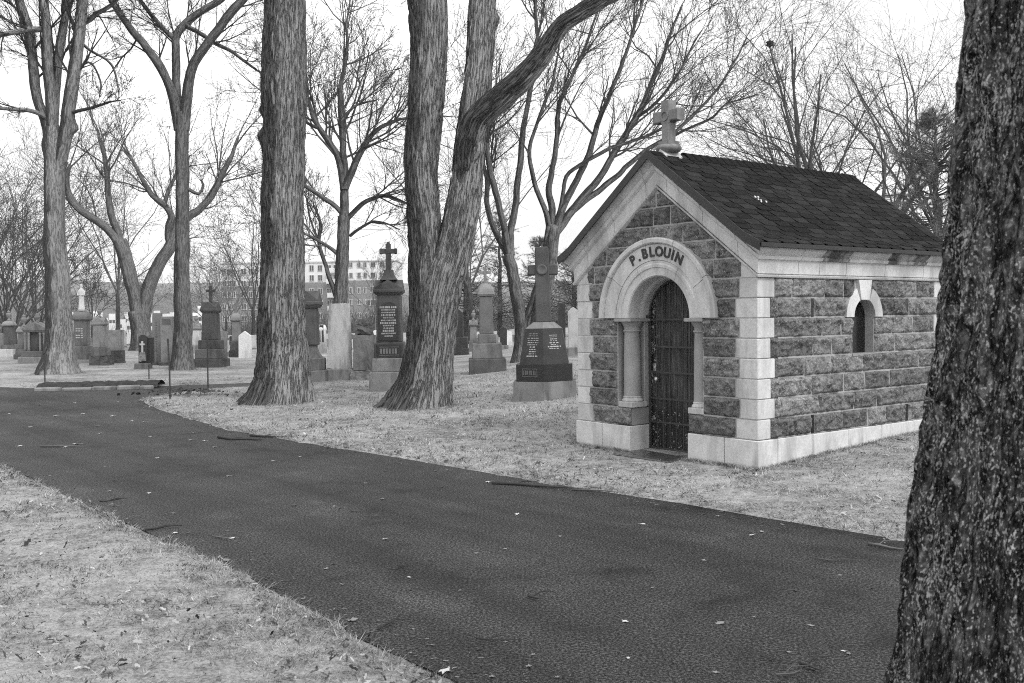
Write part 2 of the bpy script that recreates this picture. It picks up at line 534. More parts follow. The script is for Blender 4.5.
sdv = path_sd(EX, EY); k_ = (sdv > .015) & ((sdv < .25) | (sdv > .7))
EX, EY = EX[k_], EY[k_]
V2, T2 = blades(EX, EY, .015, .05, .0028, 2.4)
V = np.concatenate([V1, V2]); T = np.concatenate([T1, T2])
fac = np.arange(len(V)).reshape(-1, 3)
t = NT('dry_grass'); at_ = t.n('ShaderNodeAttribute', attribute_name='tone')
M['grass'] = t.fin(t.ramp(at_.outputs['Fac'], [(0, .03), (.3, .19), (.62, .40), (1, .66)]), .8, .2)
g = link('grass', np_mesh('grass', V, [fac], False, {'tone': T}), M['grass']); tag(g, kind='stuff')
g['label'] = 'short dry winter grass of the lawns either side of the path'

# leaf litter on the near lawn: nobody could count it
n = 30000
th = rng.uniform(R_(-42), R_(38), n); rr = np.exp(rng.uniform(math.log(2.8), math.log(24), n))
X, Y = rr * np.sin(th), rr * np.cos(th)
ne = 2200
tt = rng.random(ne); ki = rng.integers(1, 7, ne); kj = rng.integers(len(NEAR_EDGE) + 11, len(POLY) - 2, ne); kk_ = np.where(rng.random(ne) < .5, ki, kj)
Ex = POLY[kk_, 0] * (1 - tt) + POLY[kk_ + 1, 0] * tt + rng.normal(0, .15, ne); Ey = POLY[kk_, 1] * (1 - tt) + POLY[kk_ + 1, 1] * tt + rng.normal(0, .15, ne)
X = np.concatenate([X, Ex]); Y = np.concatenate([Y, Ey]); rr = np.hypot(X, Y); n = len(X); edge_ = np.arange(n) >= n - ne
pm = fbm(np.stack([X * 1.6, Y * 1.6, 0 * X + 9], -1), 4)
k_ = ((path_sd(X, Y) > .08) | edge_) & ~footprint(X, Y) & (edge_ | (rng.random(n) < np.where(rr < 11, .95, .45) * sstep(.42, .60, pm)))
X, Y = X[k_], Y[k_]; n = len(X)
Z = gz(X, Y) + rng.uniform(.012, .034, n)
s = rng.uniform(.012, .036, n) * rng.uniform(.6, 1, n) * np.where(edge_[k_], .7, 1) * np.clip(np.hypot(X, Y) / 9, .8, 1.5); az = rng.uniform(0, 2 * np.pi, n); el = rng.uniform(.35, .8, n)
tx, ty = rng.normal(0, .35, n), rng.normal(0, .35, n)
shape = np.array([(-1, 0), (-.35, .7), (.2, .35), (.5, .8), (1.1, 0), (.4, -.75), (-.1, -.3), (-.5, -.65)])
lx = shape[None, :, 0] * s[:, None]; ly = shape[None, :, 1] * (s * el)[:, None]
wx = X[:, None] + lx * np.cos(az)[:, None] - ly * np.sin(az)[:, None]; wy = Y[:, None] + lx * np.sin(az)[:, None] + ly * np.cos(az)[:, None]
wz = Z[:, None] + (wx - X[:, None]) * tx[:, None] + (wy - Y[:, None]) * ty[:, None] + .25 * np.abs(ly)
V = np.stack([wx, wy, np.maximum(np.maximum(wz, gz(wx, wy) + .003), .004)], -1).reshape(-1, 3)
b0 = np.arange(n) * 8
F3 = np.concatenate([np.stack([b0 + i, b0 + j, b0 + k, b0 + l], -1) for i, j, k, l in ((0, 1, 2, 6), (2, 3, 4, 5), (0, 6, 7, 7), (2, 5, 6, 6))])
F4 = np.concatenate([np.stack([b0 + 0, b0 + 1, b0 + 2, b0 + 6], -1), np.stack([b0 + 2, b0 + 3, b0 + 4, b0 + 5], -1)])
F3 = np.concatenate([np.stack([b0 + 0, b0 + 6, b0 + 7], -1), np.stack([b0 + 2, b0 + 5, b0 + 6], -1)])
t = NT('litter_leaf'); at_ = t.n('ShaderNodeAttribute', attribute_name='tone')
M['litter'] = t.fin(t.ramp(at_.outputs['Fac'], [(0, .02), (.5, .07), (.62, .20), (.9, .36), (1, .5)]), .75, .3)
tn_ = rng.random(n); ed_k = edge_[k_]; tn_ = np.where(ed_k, tn_ * .74, tn_)
g = link('leaf_litter', np_mesh('leaf_litter', V, [F4, F3], False, {'tone': np.repeat(tn_, 8)}), M['litter']); tag(g, kind='stuff')
g['label'] = 'small fallen leaves and debris scattered through the lawn'

# ---------------------------------------------------------------- far hills and the haze
def ridge(name, dist, top_px, seed, alb, depth=320):
    n = 160
    th = np.linspace(R_(-60), R_(60), n)
    hts = (H + (np.full(n, top_px) + 26 * (fbm(np.stack([th * 5, 0 * th + seed, 0 * th], -1), 4) - .5)) / F * dist)
    rows = []
    for dd, k in ((-depth, -.35), (-depth * .55, .35), (-depth * .22, .78), (0, 1.), (depth * .5, .6)):
        d_ = dist + dd
        hh = hts * k + (fbm(np.stack([th * 90, 0 * th + dd, 0 * th + seed], -1), 3) - .5) * 9 - (12 if k < 0 else 0)
        rows.append(np.stack([np.sin(th) * d_, np.cos(th) * d_, hh], -1))
    V = np.concatenate(rows); q = []
    for r_ in range(len(rows) - 1):
        i = np.arange(n - 1)
        q.append(np.stack([r_ * n + i, r_ * n + i + 1, (r_ + 1) * n + i + 1, (r_ + 1) * n + i], -1))
    t = NT(name + '_cover'); c = t.coord()
    m = t.fin(t.ramp(t.noise(c, .05, 6, .7), [(.35, alb * .6), (.65, alb * 1.5)]), 1, 0)
    o = link(name, np_mesh(name, V, q), m); tag(o, kind='structure')


ridge('hills', 1250, 22, 3.3, .05)
ridge('far_hills', 1750, 33, 8.1, .08)
hb = MB(); hb.loft([[(-1990, -320, z), (1990, -320, z), (1990, 2150, z), (-1990, 2150, z)] for z in (-24, 82)])
hm = bpy.data.materials.new('haze'); hm.use_nodes = True
for nd in list(hm.node_tree.nodes):
    if nd.type == 'BSDF_PRINCIPLED': hm.node_tree.nodes.remove(nd)
pv = hm.node_tree.nodes.new('ShaderNodeVolumePrincipled')
pv.inputs['Color'].default_value = (.96, .96, .96, 1); pv.inputs['Density'].default_value = .00026
hm.node_tree.links.new(pv.outputs[0], [nd for nd in hm.node_tree.nodes if nd.type == 'OUTPUT_MATERIAL'][0].inputs['Volume'])
hz = hb.build('haze', hm); tag(hz, kind='stuff'); hz['label'] = 'thin winter haze over the far valley'
# ---------------------------------------------------------------- the burial vault
ZP = H - DZ                                        # height of the plinth top
vault = empty('burial_vault', (CX, CY, ZP), math.atan2(VY, VX))
tag(vault, 'small stone burial vault with shingled gable roof and arched door lettered P. BLOUIN', 'mausoleum')
W, L, CH = FW, SL, .22
YC = W / 2 + .01
TOP = 8 * CH                                       # 1.76
CS = .745                                          # slope of the raking cornice


def rock(o, eu, ev, en, w, h, amp, seed, res=.011, clip=None):
    """one rock-faced block: a displaced panel o + u*eu + v*ev, bulging along en"""
    nu, nv = max(4, int(w / res)), max(4, int(h / res))
    u = np.linspace(0, 1, nu + 1); v = np.linspace(0, 1, nv + 1)
    Ug, Vg = np.meshgrid(u * w, v * h, indexing='ij')
    ed = np.minimum(np.minimum(Ug, w - Ug), np.minimum(Vg, h - Vg))
    pil = np.clip(ed / .032, 0, 1) ** .6
    P = np.stack([Ug + seed * 3.7, Vg + seed * 1.3, 0 * Ug + seed], -1)
    big = fbm(P * 6.5, 3); fine = fbm(P * 30, 3); gr_ = fbm(P * 70, 2) - .5
    rid = np.abs(fbm(P * 10 + 40, 3) - .5) * 2
    tilt = (Vg / h - .5) * random.uniform(-.1, .95) + (Ug / w - .5) * random.uniform(-.4, .4)
    d = pil * amp * (.35 + 1.9 * (big - .35) + .75 * tilt + .8 * (fine - .5) + 1.1 * (.3 - rid)) + gr_ * .010 * pil
    d = np.clip(d, .013, .066) - (ed <= 1e-6) * .014
    jit = (fine - .5) * .004
    o, eu, ev, en = (np.array(x, float) for x in (o, eu, ev, en))
    if clip is not None:
        B = o + Ug[..., None] * eu + Vg[..., None] * ev
        d = np.where(clip(B), -.035, d)
    V = o + (Ug + jit)[..., None] * eu + (Vg + jit)[..., None] * ev + d[..., None] * en
    idx = np.arange((nu + 1) * (nv + 1)).reshape(nu + 1, nv + 1)
    q = np.stack([idx[:-1, :-1], idx[1:, :-1], idx[1:, 1:], idx[:-1, 1:]], -1).reshape(-1, 4)
    return V.reshape(-1, 3), q


class RB:
    def __init__(self): self.V, self.Q, self.n, self.t = [], [], 0, []

    def add(self, V, q):
        self.V.append(V); self.Q.append(q + self.n); self.n += len(V); self.t.append(np.full(len(V), random.random()))

    def wall(self, o, eu, en, z0, z1, u0, u1, amp=.050, wid=(.3, .62), cuts=None, skip=(), clip=None):
        """a course of blocks from u0 to u1"""
        if cuts is None:
            cuts = [u0]
            while u1 - cuts[-1] > wid[1] * 1.15: cuts.append(cuts[-1] + random.uniform(*wid))
            if u1 - cuts[-1] > wid[1]: cuts.append((cuts[-1] + u1) / 2)
            cuts.append(u1)
        for a, b in zip(cuts, cuts[1:]):
            if any(abs((a + b) / 2 - s_) < .06 for s_ in skip): continue
            m = .0042
            o_ = np.array(o, float) + np.array(eu, float) * (a + m) + np.array([0, 0, z0 + m])
            self.add(*rock(o_, eu, (0, 0, 1), en, b - a - 2 * m, z1 - z0 - 2 * m, amp, random.uniform(0, 90), clip=clip))

    def build(self, name, mat, parent):
        return link(name, np_mesh(name, np.concatenate(self.V), [np.concatenate(self.Q)], True, {'tone': np.concatenate(self.t)}), mat, parent)


# --- backing walls (the mortar shows in the joints); real thickness, with the two openings left free
bk = MB()
hd, ht = .70, 1.325                                # half width of the door recess, springing height


def apex_z(y): return TOP + CS * (W / 2 - abs(y - W / 2))


for y0, y1 in ((.004, YC - hd), (YC + hd, W - .004)): bk.box(-.008, .33, y0, y1, 0, ht, .0)
n = 24
arc = [(YC + .8 * math.cos(math.pi * i / n), ht + .8 * math.sin(math.pi * i / n)) for i in range(n + 1)]
out = []
for i in range(n + 1):
    ph = math.pi * i / n; c_, s_ = math.cos(ph), math.sin(ph)
    lo, hi_ = 0, 5
    for _ in range(40):
        m = (lo + hi_) / 2; y, z = YC + m * c_, ht + m * s_
        if .004 < y < W - .004 and z < apex_z(y): lo = m
        else: hi_ = m
    out.append((YC + lo * c_, ht + lo * s_))
for i in range(n):
    q4 = [arc[i], out[i], out[i + 1], arc[i + 1]]
    bk.loft([[(x, y, z) for y, z in q4] for x in (-.008, .33)])
WB, WR, WSP, WSILL = 1.94, .2165, 1.315, .88       # side window: centre, radius, springing, sill
for y0, y1, holed in ((-.008, .30, True), (W - .30, W - .004, False)):
    if not holed:
        bk.box(.335, L - .004, y0, y1, 0, TOP + .3, 0); continue
    bk.box(.335, WB - WR, y0, y1, 0, TOP + .2, 0); bk.box(WB + WR, L - .004, y0, y1, 0, TOP + .2, 0)
    bk.box(WB - WR, WB + WR, y0, y1, 0, WSILL, 0)
    m_ = 12
    for i in range(m_):
        a, b = math.pi * i / m_, math.pi * (i + 1) / m_
        p_ = [(WB + WR * math.cos(a), WSP + WR * math.sin(a)), (WB + WR * math.cos(a), TOP + .2), (WB + WR * math.cos(b), TOP + .2), (WB + WR * math.cos(b), WSP + WR * math.sin(b))]
        bk.loft([[(x, y, z) for x, z in p_] for y in (y0, y1)])
bk.loft([[(x, .3, 0), (x, W - .3, 0), (x, W - .3, TOP), (x, W / 2, TOP + .9), (x, .3, TOP)] for x in (L - .3, L - .004)])
bk.build('mortar_bed', M['mortar'], vault)

# --- rock-faced granite
rb = RB()
QF = [.29 if k % 2 == 0 else .235 for k in range(8)]      # quoin width on the front, k = course from below
QS = [.21 if k % 2 == 0 else .28 for k in range(8)]       # on the side
fcuts_l = {1: None}
half = lambda k: hd
for k in range(8):
    z0, z1 = k * CH, (k + 1) * CH
    hw = {0: None, 6: .86, 7: .79}.get(k, hd)
    if k == 0: hw = .475
    qr, ql = QF[k], QF[k]
    rb.wall((0, 0, 0), (0, 1, 0), (-1, 0, 0), z0, z1, qr, YC - hw, cuts=[qr, YC - hw])
    rb.wall((0, 0, 0), (0, 1, 0), (-1, 0, 0), z0, z1, YC + hw, W - ql, cuts=[YC + hw, W - ql])
def rake_clip(B): return B[..., 2] > TOP + .012 + CS * (W / 2 - np.abs(B[..., 1] - W / 2))


fwall = rb; rb_side, rb_rear, rb_far = RB(), RB(), RB()
for k, hw in ((8, .62), (9, .30), (10, 0), (11, 0), (12, 0)):
    z0, z1 = k * CH, (k + 1) * CH
    he = (TOP + CS * W / 2 - z0) / CS
    if k == 12: z1 = z0 + .17
    he = min(he, W / 2)
    c_ = W / 2
    if hw > 0:
        rb.wall((0, 0, 0), (0, 1, 0), (-1, 0, 0), z0, z1, c_ - he + (.20 if k == 8 else .0), YC - hw, wid=(.26, .5), clip=rake_clip)
        rb.wall((0, 0, 0), (0, 1, 0), (-1, 0, 0), z0, z1, YC + hw, c_ + he - (.20 if k == 8 else .0), wid=(.26, .5), clip=rake_clip)
    else:
        m_ = c_ + random.uniform(-.1, .1)
        rb.wall((0, 0, 0), (0, 1, 0), (-1, 0, 0), z0, z1, c_ - he, c_ + he, cuts=[c_ - he, c_ - he * .45, m_ + .12, c_ + he] if k == 10 else ([c_ - he, m_ - .12, m_ + .16, c_ + he] if k == 11 else [c_ - he, c_ + .03, c_ + he]), clip=rake_clip)
def win_clip(B): return np.hypot(B[..., 0] - WB, B[..., 2] - WSP) < .374


# side wall towards us, course by course (block joints read off the photograph)
V1, V2 = .95, 2.885
SC_ = {7: [.28, .58, 1.18, 1.55, WB - .16], 6: [.21, V1 - .028, V1 + .028, 1.585], 5: [.28, 1.13, 1.50, WB - WR], 4: [.21, .96, 1.32, WB - WR],
       3: [.28, .80, 1.30, 1.93, 2.62, 3.15, L - .28], 2: [.21, .93, 1.55, 1.98, 2.50, 3.20, L - .21], 1: [.28, 1.05, 1.75, 2.22, 2.80, 3.38, L - .28],
       0: [.21, V1 - .028, V1 + .028, 1.52, 2.03, 2.42, V2 - .028, V2 + .028, L - .21]}
SR_ = {7: [WB + .16, 2.62, 3.1, L - .28], 6: [2.30, V2 - .028, V2 + .028, L - .21], 5: [WB + WR, 2.55, 3.02, L - .28], 4: [WB + WR, 2.62, L - .21]}
for k in range(8):
    z0, z1 = k * CH, (k + 1) * CH
    for cuts in (SC_[k], SR_.get(k)):
        if not cuts: continue
        if cuts is SC_[k] and k >= 4 and k not in (6,): pass
        rb_side.wall((0, 0, 0), (1, 0, 0), (0, -1, 0), z0, z1, 0, 0, cuts=cuts, skip=[V1, V2] if k in (0, 6) else (), clip=win_clip if k >= 6 else None)
    rb_far.wall((0, W, 0), (1, 0, 0), (0, 1, 0), z0, z1, QS[k], L - QS[k])
    rb_rear.wall((L, 0, 0), (0, 1, 0), (1, 0, 0), z0, z1, QF[k], W - QF[k])
for k in range(8, 13):
    z0, z1 = k * CH, (k + 1) * CH - (.05 if k == 12 else 0)
    he = min((TOP + CS * W / 2 - z0) / CS, W / 2)
    rb_rear.wall((L, 0, 0), (0, 1, 0), (1, 0, 0), z0, z1, W / 2 - he, W / 2 + he)
rb.build('front_wall', M['granite'], vault); rb_side.build('side_wall', M['granite'], vault); rb_rear.build('rear_wall', M['granite'], vault); rb_far.build('far_side_wall', M['granite'], vault)
# dressed returns of the door recess and the window reveal
for s_ in (-1, 1):
    dr = MB()
    y0, y1 = sorted((YC + s_ * .475, YC + s_ * hd))
    dr.box(.01, .40, y0 + (.0 if s_ > 0 else .0), y1, .004, CH - .004, .004)        # block under the column
    a0, a1 = sorted((YC + s_ * (hd - .004), YC + s_ * (hd + .05)))
    dr.box(.004, .26, a0, a1, CH, ht, .003)
    dr.build('recess_return', M['granite_smooth'], vault)
for b in (V1, V2):
    for k in (0, 6):
        if k == 6 or True:
            v_ = MB(); v_.box(b - .026, b + .026, -.013, .03, k * CH + .006, (k + 1) * CH - .006, 0)
            tag(v_.build('vent_slot', M['dark'], vault), 'narrow dark vent slot between the blocks')

# --- plinth
pl = MB()
G0, G1 = -.60, -.004
prj = .032


def pblk(x0, x1, y0, y1):
    pl.box(x0, x1, y0, y1, G0, G1, .008)


pblk(-prj, .30, -prj, .44); pblk(-prj, .33, .447, YC - .475)
pblk(-prj, .33, YC + .475, 2.437); pblk(-prj, .30, 2.444, W + prj)
xs = [.303, .93, 1.62, 2.30, 3.02, L + prj]
for a, b in zip(xs, xs[1:]): pblk(a + .003, b - .002, -prj, .30)
for a, b in zip(xs, xs[1:]): pblk(a + .003, b - .002, W - .30, W + prj)
pblk(L - .3, L + prj, .305, W - .305)
plo = pl.build('plinth', M['cream'], vault)
th_ = MB(); th_.box(-.34, .42, YC - .474, YC + .474, -.60, -.305, .012); th_.build('threshold', M['sill_wet'], vault)

# --- quoins: one mesh each
for yc in (0, 1):
    for xc in (0, 1):
        for k in range(8):
            q = MB(); e = .013
            xa, xb = (-e, QS[k] - .004) if xc == 0 else (L - QS[k] + .004, L + e)
            ya, yb = (-e, QF[k] - .004) if yc == 0 else (W - QF[k] + .004, W + e)
            j = random.uniform(-.003, .003)
            q.box(xa + j, xb, ya + j, yb, k * CH + .004, (k + 1) * CH - .003, .007)
            q.build('quoin', M['cream'], vault)

# --- cornice: the same profile (t above the wall top, p projection) runs along the sides and up the gable
PROF = [(.0, .0), (.0, .046), (.020, .056), (.026, .030), (.034, .012), (.042, .034), (.186, .044), (.192, .078), (.226, .094), (.234, .070), (.242, .074), (.284, .118), (.292, .134), (.322, .136), (.330, .0)]
fr = [.0, .66, 1.05, 1.56, 2.36, 3.22, L]
stained = {1: False, 2: True, 3: False, 4: True, 5: True}


def side_piece(b0, b1, s_, dark):
    m = MB(); e = .0025
    ends = []
    for t_, p_ in PROF:
        xa = b0 - (p_ if b0 == 0 else -e * 2); xb = b1 + (p_ if b1 == L else -e)
        y = -p_ if s_ < 0 else W + p_
        ends.append(((xa, y, TOP + t_), (xb, y, TOP + t_)))
    back = [((b0 + e, .2 if s_ < 0 else W - .2, TOP + .332), (b1 - e, .2 if s_ < 0 else W - .2, TOP + .332)), ((b0 + e, .2 if s_ < 0 else W - .2, TOP), (b1 - e, .2 if s_ < 0 else W - .2, TOP))]
    al = ends + back; nn = len(al)
    o = len(m.v)
    m.v += [a for a, b in al] + [b for a, b in al]
    for i in range(nn):
        j = (i + 1) % nn
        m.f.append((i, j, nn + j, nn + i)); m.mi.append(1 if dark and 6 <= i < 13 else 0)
    m.f += [tuple(range(nn)), tuple(range(2 * nn - 1, nn - 1, -1))]; m.mi += [0, 0]
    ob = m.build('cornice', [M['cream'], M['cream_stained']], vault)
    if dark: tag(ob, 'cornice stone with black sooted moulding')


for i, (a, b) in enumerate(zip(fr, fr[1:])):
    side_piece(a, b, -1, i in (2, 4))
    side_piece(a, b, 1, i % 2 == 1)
# raking pieces up both slopes, on the front and the back gable
hc = [0, .17, .72, 1.22, None]
for front in (True, False):
    x = (lambda p_: -p_) if front else (lambda p_: L + p_)
    xi = .1 if front else L - .1
    for s_ in (-1, 1):
        for h0, h1 in zip(hc, hc[1:]):
            m = MB(); e = .003
            rows = []
            for t_, p_ in PROF:
                foot = W / 2 + p_
                z = lambda h: TOP + t_ + CS * (foot - h)
                ha, hb_ = h0 + (e if h0 else 0), (foot - .0 if h1 is None else h1 - e)
                rows.append(((x(p_), W / 2 + s_ * ha, z(ha)), (x(p_), W / 2 + s_ * hb_, z(hb_))))
            for t_ in (.332, 0):
                foot = W / 2
                ha, hb_ = h0 + (e if h0 else 0), (foot if h1 is None else h1 - e)
                rows.append(((xi, W / 2 + s_ * ha, TOP + t_ + CS * (foot - ha)), (xi, W / 2 + s_ * hb_, TOP + t_ + CS * (foot - hb_))))
            nn = len(rows)
            m.v += [a for a, b in rows] + [b for a, b in rows]
            for i in range(nn):
                j = (i + 1) % nn
                m.f.append((i, j, nn + j, nn + i)); m.mi.append(0)
            m.f += [tuple(range(nn)), tuple(range(2 * nn - 1, nn - 1, -1))]; m.mi += [0, 0]
            m.build('raking_cornice', M['cream'], vault)
    # kneeler stone filling the corner below the rake
    for s_ in (-1, 1):
        kn = MB(); w_ = .275 if front else .25
        y0 = 0.004 if s_ < 0 else W - .004
        y1 = y0 - s_ * w_
        kn.loft([[(xx, y0, TOP + .003), (xx, y1, TOP + .003), (xx, y1, TOP + w_ * CS + .05), (xx, y0, TOP + .05)] for xx in ((-.012, .2) if front else (L - .2, L + .012))])
        kn.build('kneeler', M['cream'], vault)

# --- arch
def arch_seg(prof, a0, a1, name, mat, ns=10, parent=None, cy=YC, cz=ht, side=False, lo_sq=False):
    m = MB(); rings = []
    for i in range(ns + 1):
        a = a0 + (a1 - a0) * i / ns
        if side: rings.append([(cy + r * math.cos(a), x, cz + r * math.sin(a)) for r, x in prof])
        else: rings.append([(x, cy + r * math.cos(a), cz + r * math.sin(a)) for r, x in prof])
    m.loft(rings)
    return m.build(name, mat, parent or vault)


OUT = [(.69, .2), (.69, -.052), (.875, -.066), (.882, -.058), (.888, -.092), (.90, -.104), (.94, -.106), (.955, -.092), (.955, .2)]
INN = [(.50, .2), (.50, -.012), (.512, -.026), (.60, -.032), (.606, -.046), (.64, -.050), (.655, -.040), (.685, -.046), (.685, .2)]
DEEP = [(.475, .34), (.475, .205), (.487, .175), (.56, .172), (.56, .34)]
for cuts, prof, nm in (([0, 34, 80, 111, 150, 180], OUT, 'voussoir'), ([0, 62, 122, 180], INN, 'inner_voussoir'), ([0, 70, 115, 180], DEEP, 'deep_arch_ring')):
    for a, b in zip(cuts, cuts[1:]):
        arch_seg(prof, R_(a + .22), R_(b - .22), nm, M['cream'], max(6, int((b - a) / 4)))
# lettering
fc_ = bpy.data.curves.new('t', 'FONT')
dg = None
lt = MB()
for ch, ang in (('P', 124), ('.', 116), ('B', 108.5), ('L', 100), ('O', 91), ('U', 81.5), ('I', 74.6), ('N', 66.8)):
    cu = bpy.data.curves.new('t', 'FONT'); cu.body = ch; cu.size = .164; cu.align_x = 'CENTER'; cu.extrude = .004; cu.offset = .0052; cu.resolution_u = 3
    to = bpy.data.objects.new('t', cu); COL.objects.link(to)
    bpy.context.view_layer.update()
    em = to.evaluated_get(bpy.context.evaluated_depsgraph_get()).to_mesh()
    a = R_(180 - ang + 6.5); rad = .735; dirx, dirz = (math.sin(a), -math.cos(a)), (math.cos(a), math.sin(a))
    vs_ = []
    for v in em.vertices:
        lx, ly, lz = v.co
        # reading direction on the facade is -y; 'up' of a letter is the outward radius
        y = YC + dirz[0] * (rad + ly) - dirx[0] * lx
        z = ht + dirz[1] * (rad + ly) - dirx[1] * lx
        vs_.append((-.0625 - lz - .001 - (rad + ly - .735) * .06, y, z))
    lt.add(vs_, [tuple(p.vertices) for p in em.polygons])
    to.to_mesh_clear() if False else None
    bpy.data.objects.remove(to)
lt.build('lettering', M['letter'], vault)

# --- columns, jambs, door, gate
for s_ in (-1, 1):
    yc = YC + s_ * .58; cx_ = .125
    sh = MB(); sh.lathe([(.106, .345), (.108, .36), (.103, .9), (.094, 1.165), (.097, 1.17)], 24, cx_, yc)
    col = sh.build('column', M['shaft'], vault, True)
    bs = MB(); bs.box(cx_ - .135, cx_ + .135, yc - .125, yc + .118, CH + .001, .29, .006)
    bs.lathe([(.128, .288), (.134, .305), (.122, .325), (.112, .335), (.116, .350), (.104, .362)], 24, cx_, yc)
    bs.build('column_base', M['cream'], col)
    cp = MB(); cp.lathe([(.094, 1.150), (.112, 1.162), (.112, 1.176), (.097, 1.186), (.100, 1.215), (.128, 1.262), (.134, 1.272), (.134, 1.282)], 24, cx_, yc)
    cp.box(-.055, .30, yc - .150, yc + .135, 1.282, 1.322, .005)
    cp.build('capital', M['shaft'], col)
    j0, j1 = sorted((YC + s_ * .476, YC + s_ * .60))
    jb = MB(); jb.box(.235, .345, j0, j1, CH + .002, ht - .002, .008); jb.build('jamb', M['shaft'], vault)
pn = 20
arcp = [(YC + .486 * math.cos(math.pi * i / pn), ht + .486 * math.sin(math.pi * i / pn)) for i in range(pn + 1)]


def door_top(y): return ht + math.sqrt(max(0, .482 ** 2 - (y - YC) ** 2))


t = NT('weathered_door_boards'); c = t.coord(); cs = t.coord(scale=(1, 1, .12))
d1 = t.noise(cs, 26, 5, .65); d2 = t.noise(t.coord(scale=(1, 1, .35)), 5, 5, .7)
cl = t.ramp(t.math('ADD', t.math('MULTIPLY', d1, .5), t.math('MULTIPLY', d2, .5)), [(.38, .018), (.52, .055), (.64, .13)])
z_ = t.n('ShaderNodeSeparateXYZ'); t.l(c, z_.inputs[0])
wetm = t.ramp(t.math('ADD', z_.outputs['Z'], t.math('MULTIPLY', d2, .35)), [(.32, 1), (.45, 0)])
cl = t.mix(t.math('MULTIPLY', wetm, .8), cl, .018)
fl = t.noise(c, 21, 3, .7); pk = t.ramp(t.math('ADD', fl, t.math('MULTIPLY', wetm, .07)), [(.70, 0), (.73, 1)])
ye = t.ramp(t.math('ADD', t.math('MULTIPLY', z_.outputs['Y'], 1.), -1.2), [(.58, 0), (.68, 1)])
pk2 = t.ramp(t.math('ADD', fl, t.math('MULTIPLY', ye, .10)), [(.66, 0), (.69, 1)])
cl = t.mix(t.math('MULTIPLY', pk2, ye), cl, .45)
cl = t.mix(pk, cl, .38)
M['door'] = t.fin(cl, .6, .35, t.bump(d1, .4, .006))
dm = MB(); nb = 11
for i in range(nb):
    ya = YC - .484 + .968 * i / nb + .003; yb = YC - .484 + .968 * (i + 1) / nb - .003
    m_ = [(ya + (yb - ya) * k / 3) for k in range(4)]
    poly = [(ya, -.32), (yb, -.32)] + [(y, door_top(y)) for y in reversed(m_)]
    dm.prism(poly, 'x', .350 + .002 * (i % 2), .390)
door = dm.build('door', M['door'], vault)
hn = MB(); hn.lathe([(.010, 0), (.010, .03), (.026, .036), (.030, .05), (.022, .064), (.0, .068)], 14)
me = hn.mesh('handle', True); me.transform(Matrix.Rotation(-math.pi / 2, 4, 'Y'))
M['brass'] = plain('worn_brass', .55, .3, .5, .25, 30, .6)
ho = link('handle', me, M['brass'], door); ho.location = (.345, YC + .34, .57)
lk = MB(); lk.box(.338, .352, YC + .385, YC + .43, .66, .76, .004); lk.box(.330, .339, YC + .395, YC + .42, .69, .73, .004)
lk.build('lock_plate', M['brass'], door)
gt = MB()
for i in range(9):
    y = YC - .44 + .88 * i / 8
    gt.tube([(.305, y, -.30), (.305, y, door_top(y) - .03)], .008, 6)
for z in (1.305, .97, .655, .33, .04, -.285): gt.box(.294, .303, YC - .462, YC + .462, z - .012, z + .012, .001)
gt.tube([(.305, YC + .455 * math.cos(math.pi * i / 16), ht + .455 * math.sin(math.pi * i / 16)) for i in range(17)], .010, 6)
for s_ in (-1, 1): gt.tube([(.305, YC + s_ * .458, -.31), (.305, YC + s_ * .458, ht)], .011, 6)
gate = gt.build('gate', M['iron'], vault)
hg = MB()
for s_ in (-1, 1): hg.box(.26, .33, YC + s_ * .455 - .024, YC + s_ * .455 + .024, (1.29 if s_ > 0 else .86), (1.36 if s_ > 0 else .94), .004)
hg.build('hinge', M['iron'], gate)

# --- side window
KEY = .40
for a, b in ((0, 64), (116, 180)):
    pr = [(WR, .12), (WR, -.040), (.372, -.040), (.372, .12)]
    arch_seg(pr, R_(a), R_(b), 'window_voussoir', M['cream'], 10, vault, WB, WSP, True)
kz0, kz1 = WSP + WR * .94, 1.752
ks = MB(); ks.loft([[(WB - .085, y, kz0), (WB + .085, y, kz0), (WB + .135, y, kz1), (WB - .135, y, kz1)] for y in (-.048, .12)]); ks.build('keystone', M['cream'], vault)
wn = MB()
m_ = 14
poly = [(WB - WR - .01, WSILL - .01), (WB + WR + .01, WSILL - .01)] + [(WB + (WR + .01) * math.cos(math.pi * i / m_), WSP + (WR + .01) * math.sin(math.pi * i / m_)) for i in range(m_ + 1)]
wn.prism(poly, 'y', .105, .13)
win = wn.build('window', M['dark'], vault)
rv = MB()
for s_ in (-1, 1):
    a, b = sorted((WB + s_ * WR, WB + s_ * (WR + .05)))
    rv.box(a + .001, b, -.012, .14, WSILL + .004, WSP - .003, .002)
rv.box(WB - WR, WB + WR, -.02, .14, WSILL - .03, WSILL + .003, .002)
rv.build('window_reveal', M['granite_smooth'], vault)

# --- roof
RZ, RS = 3.295, .745


def roof_z(h):
    hk = 1.43
    return RZ - RS * h if h <= hk else RZ - RS * hk - (h - hk) * .52


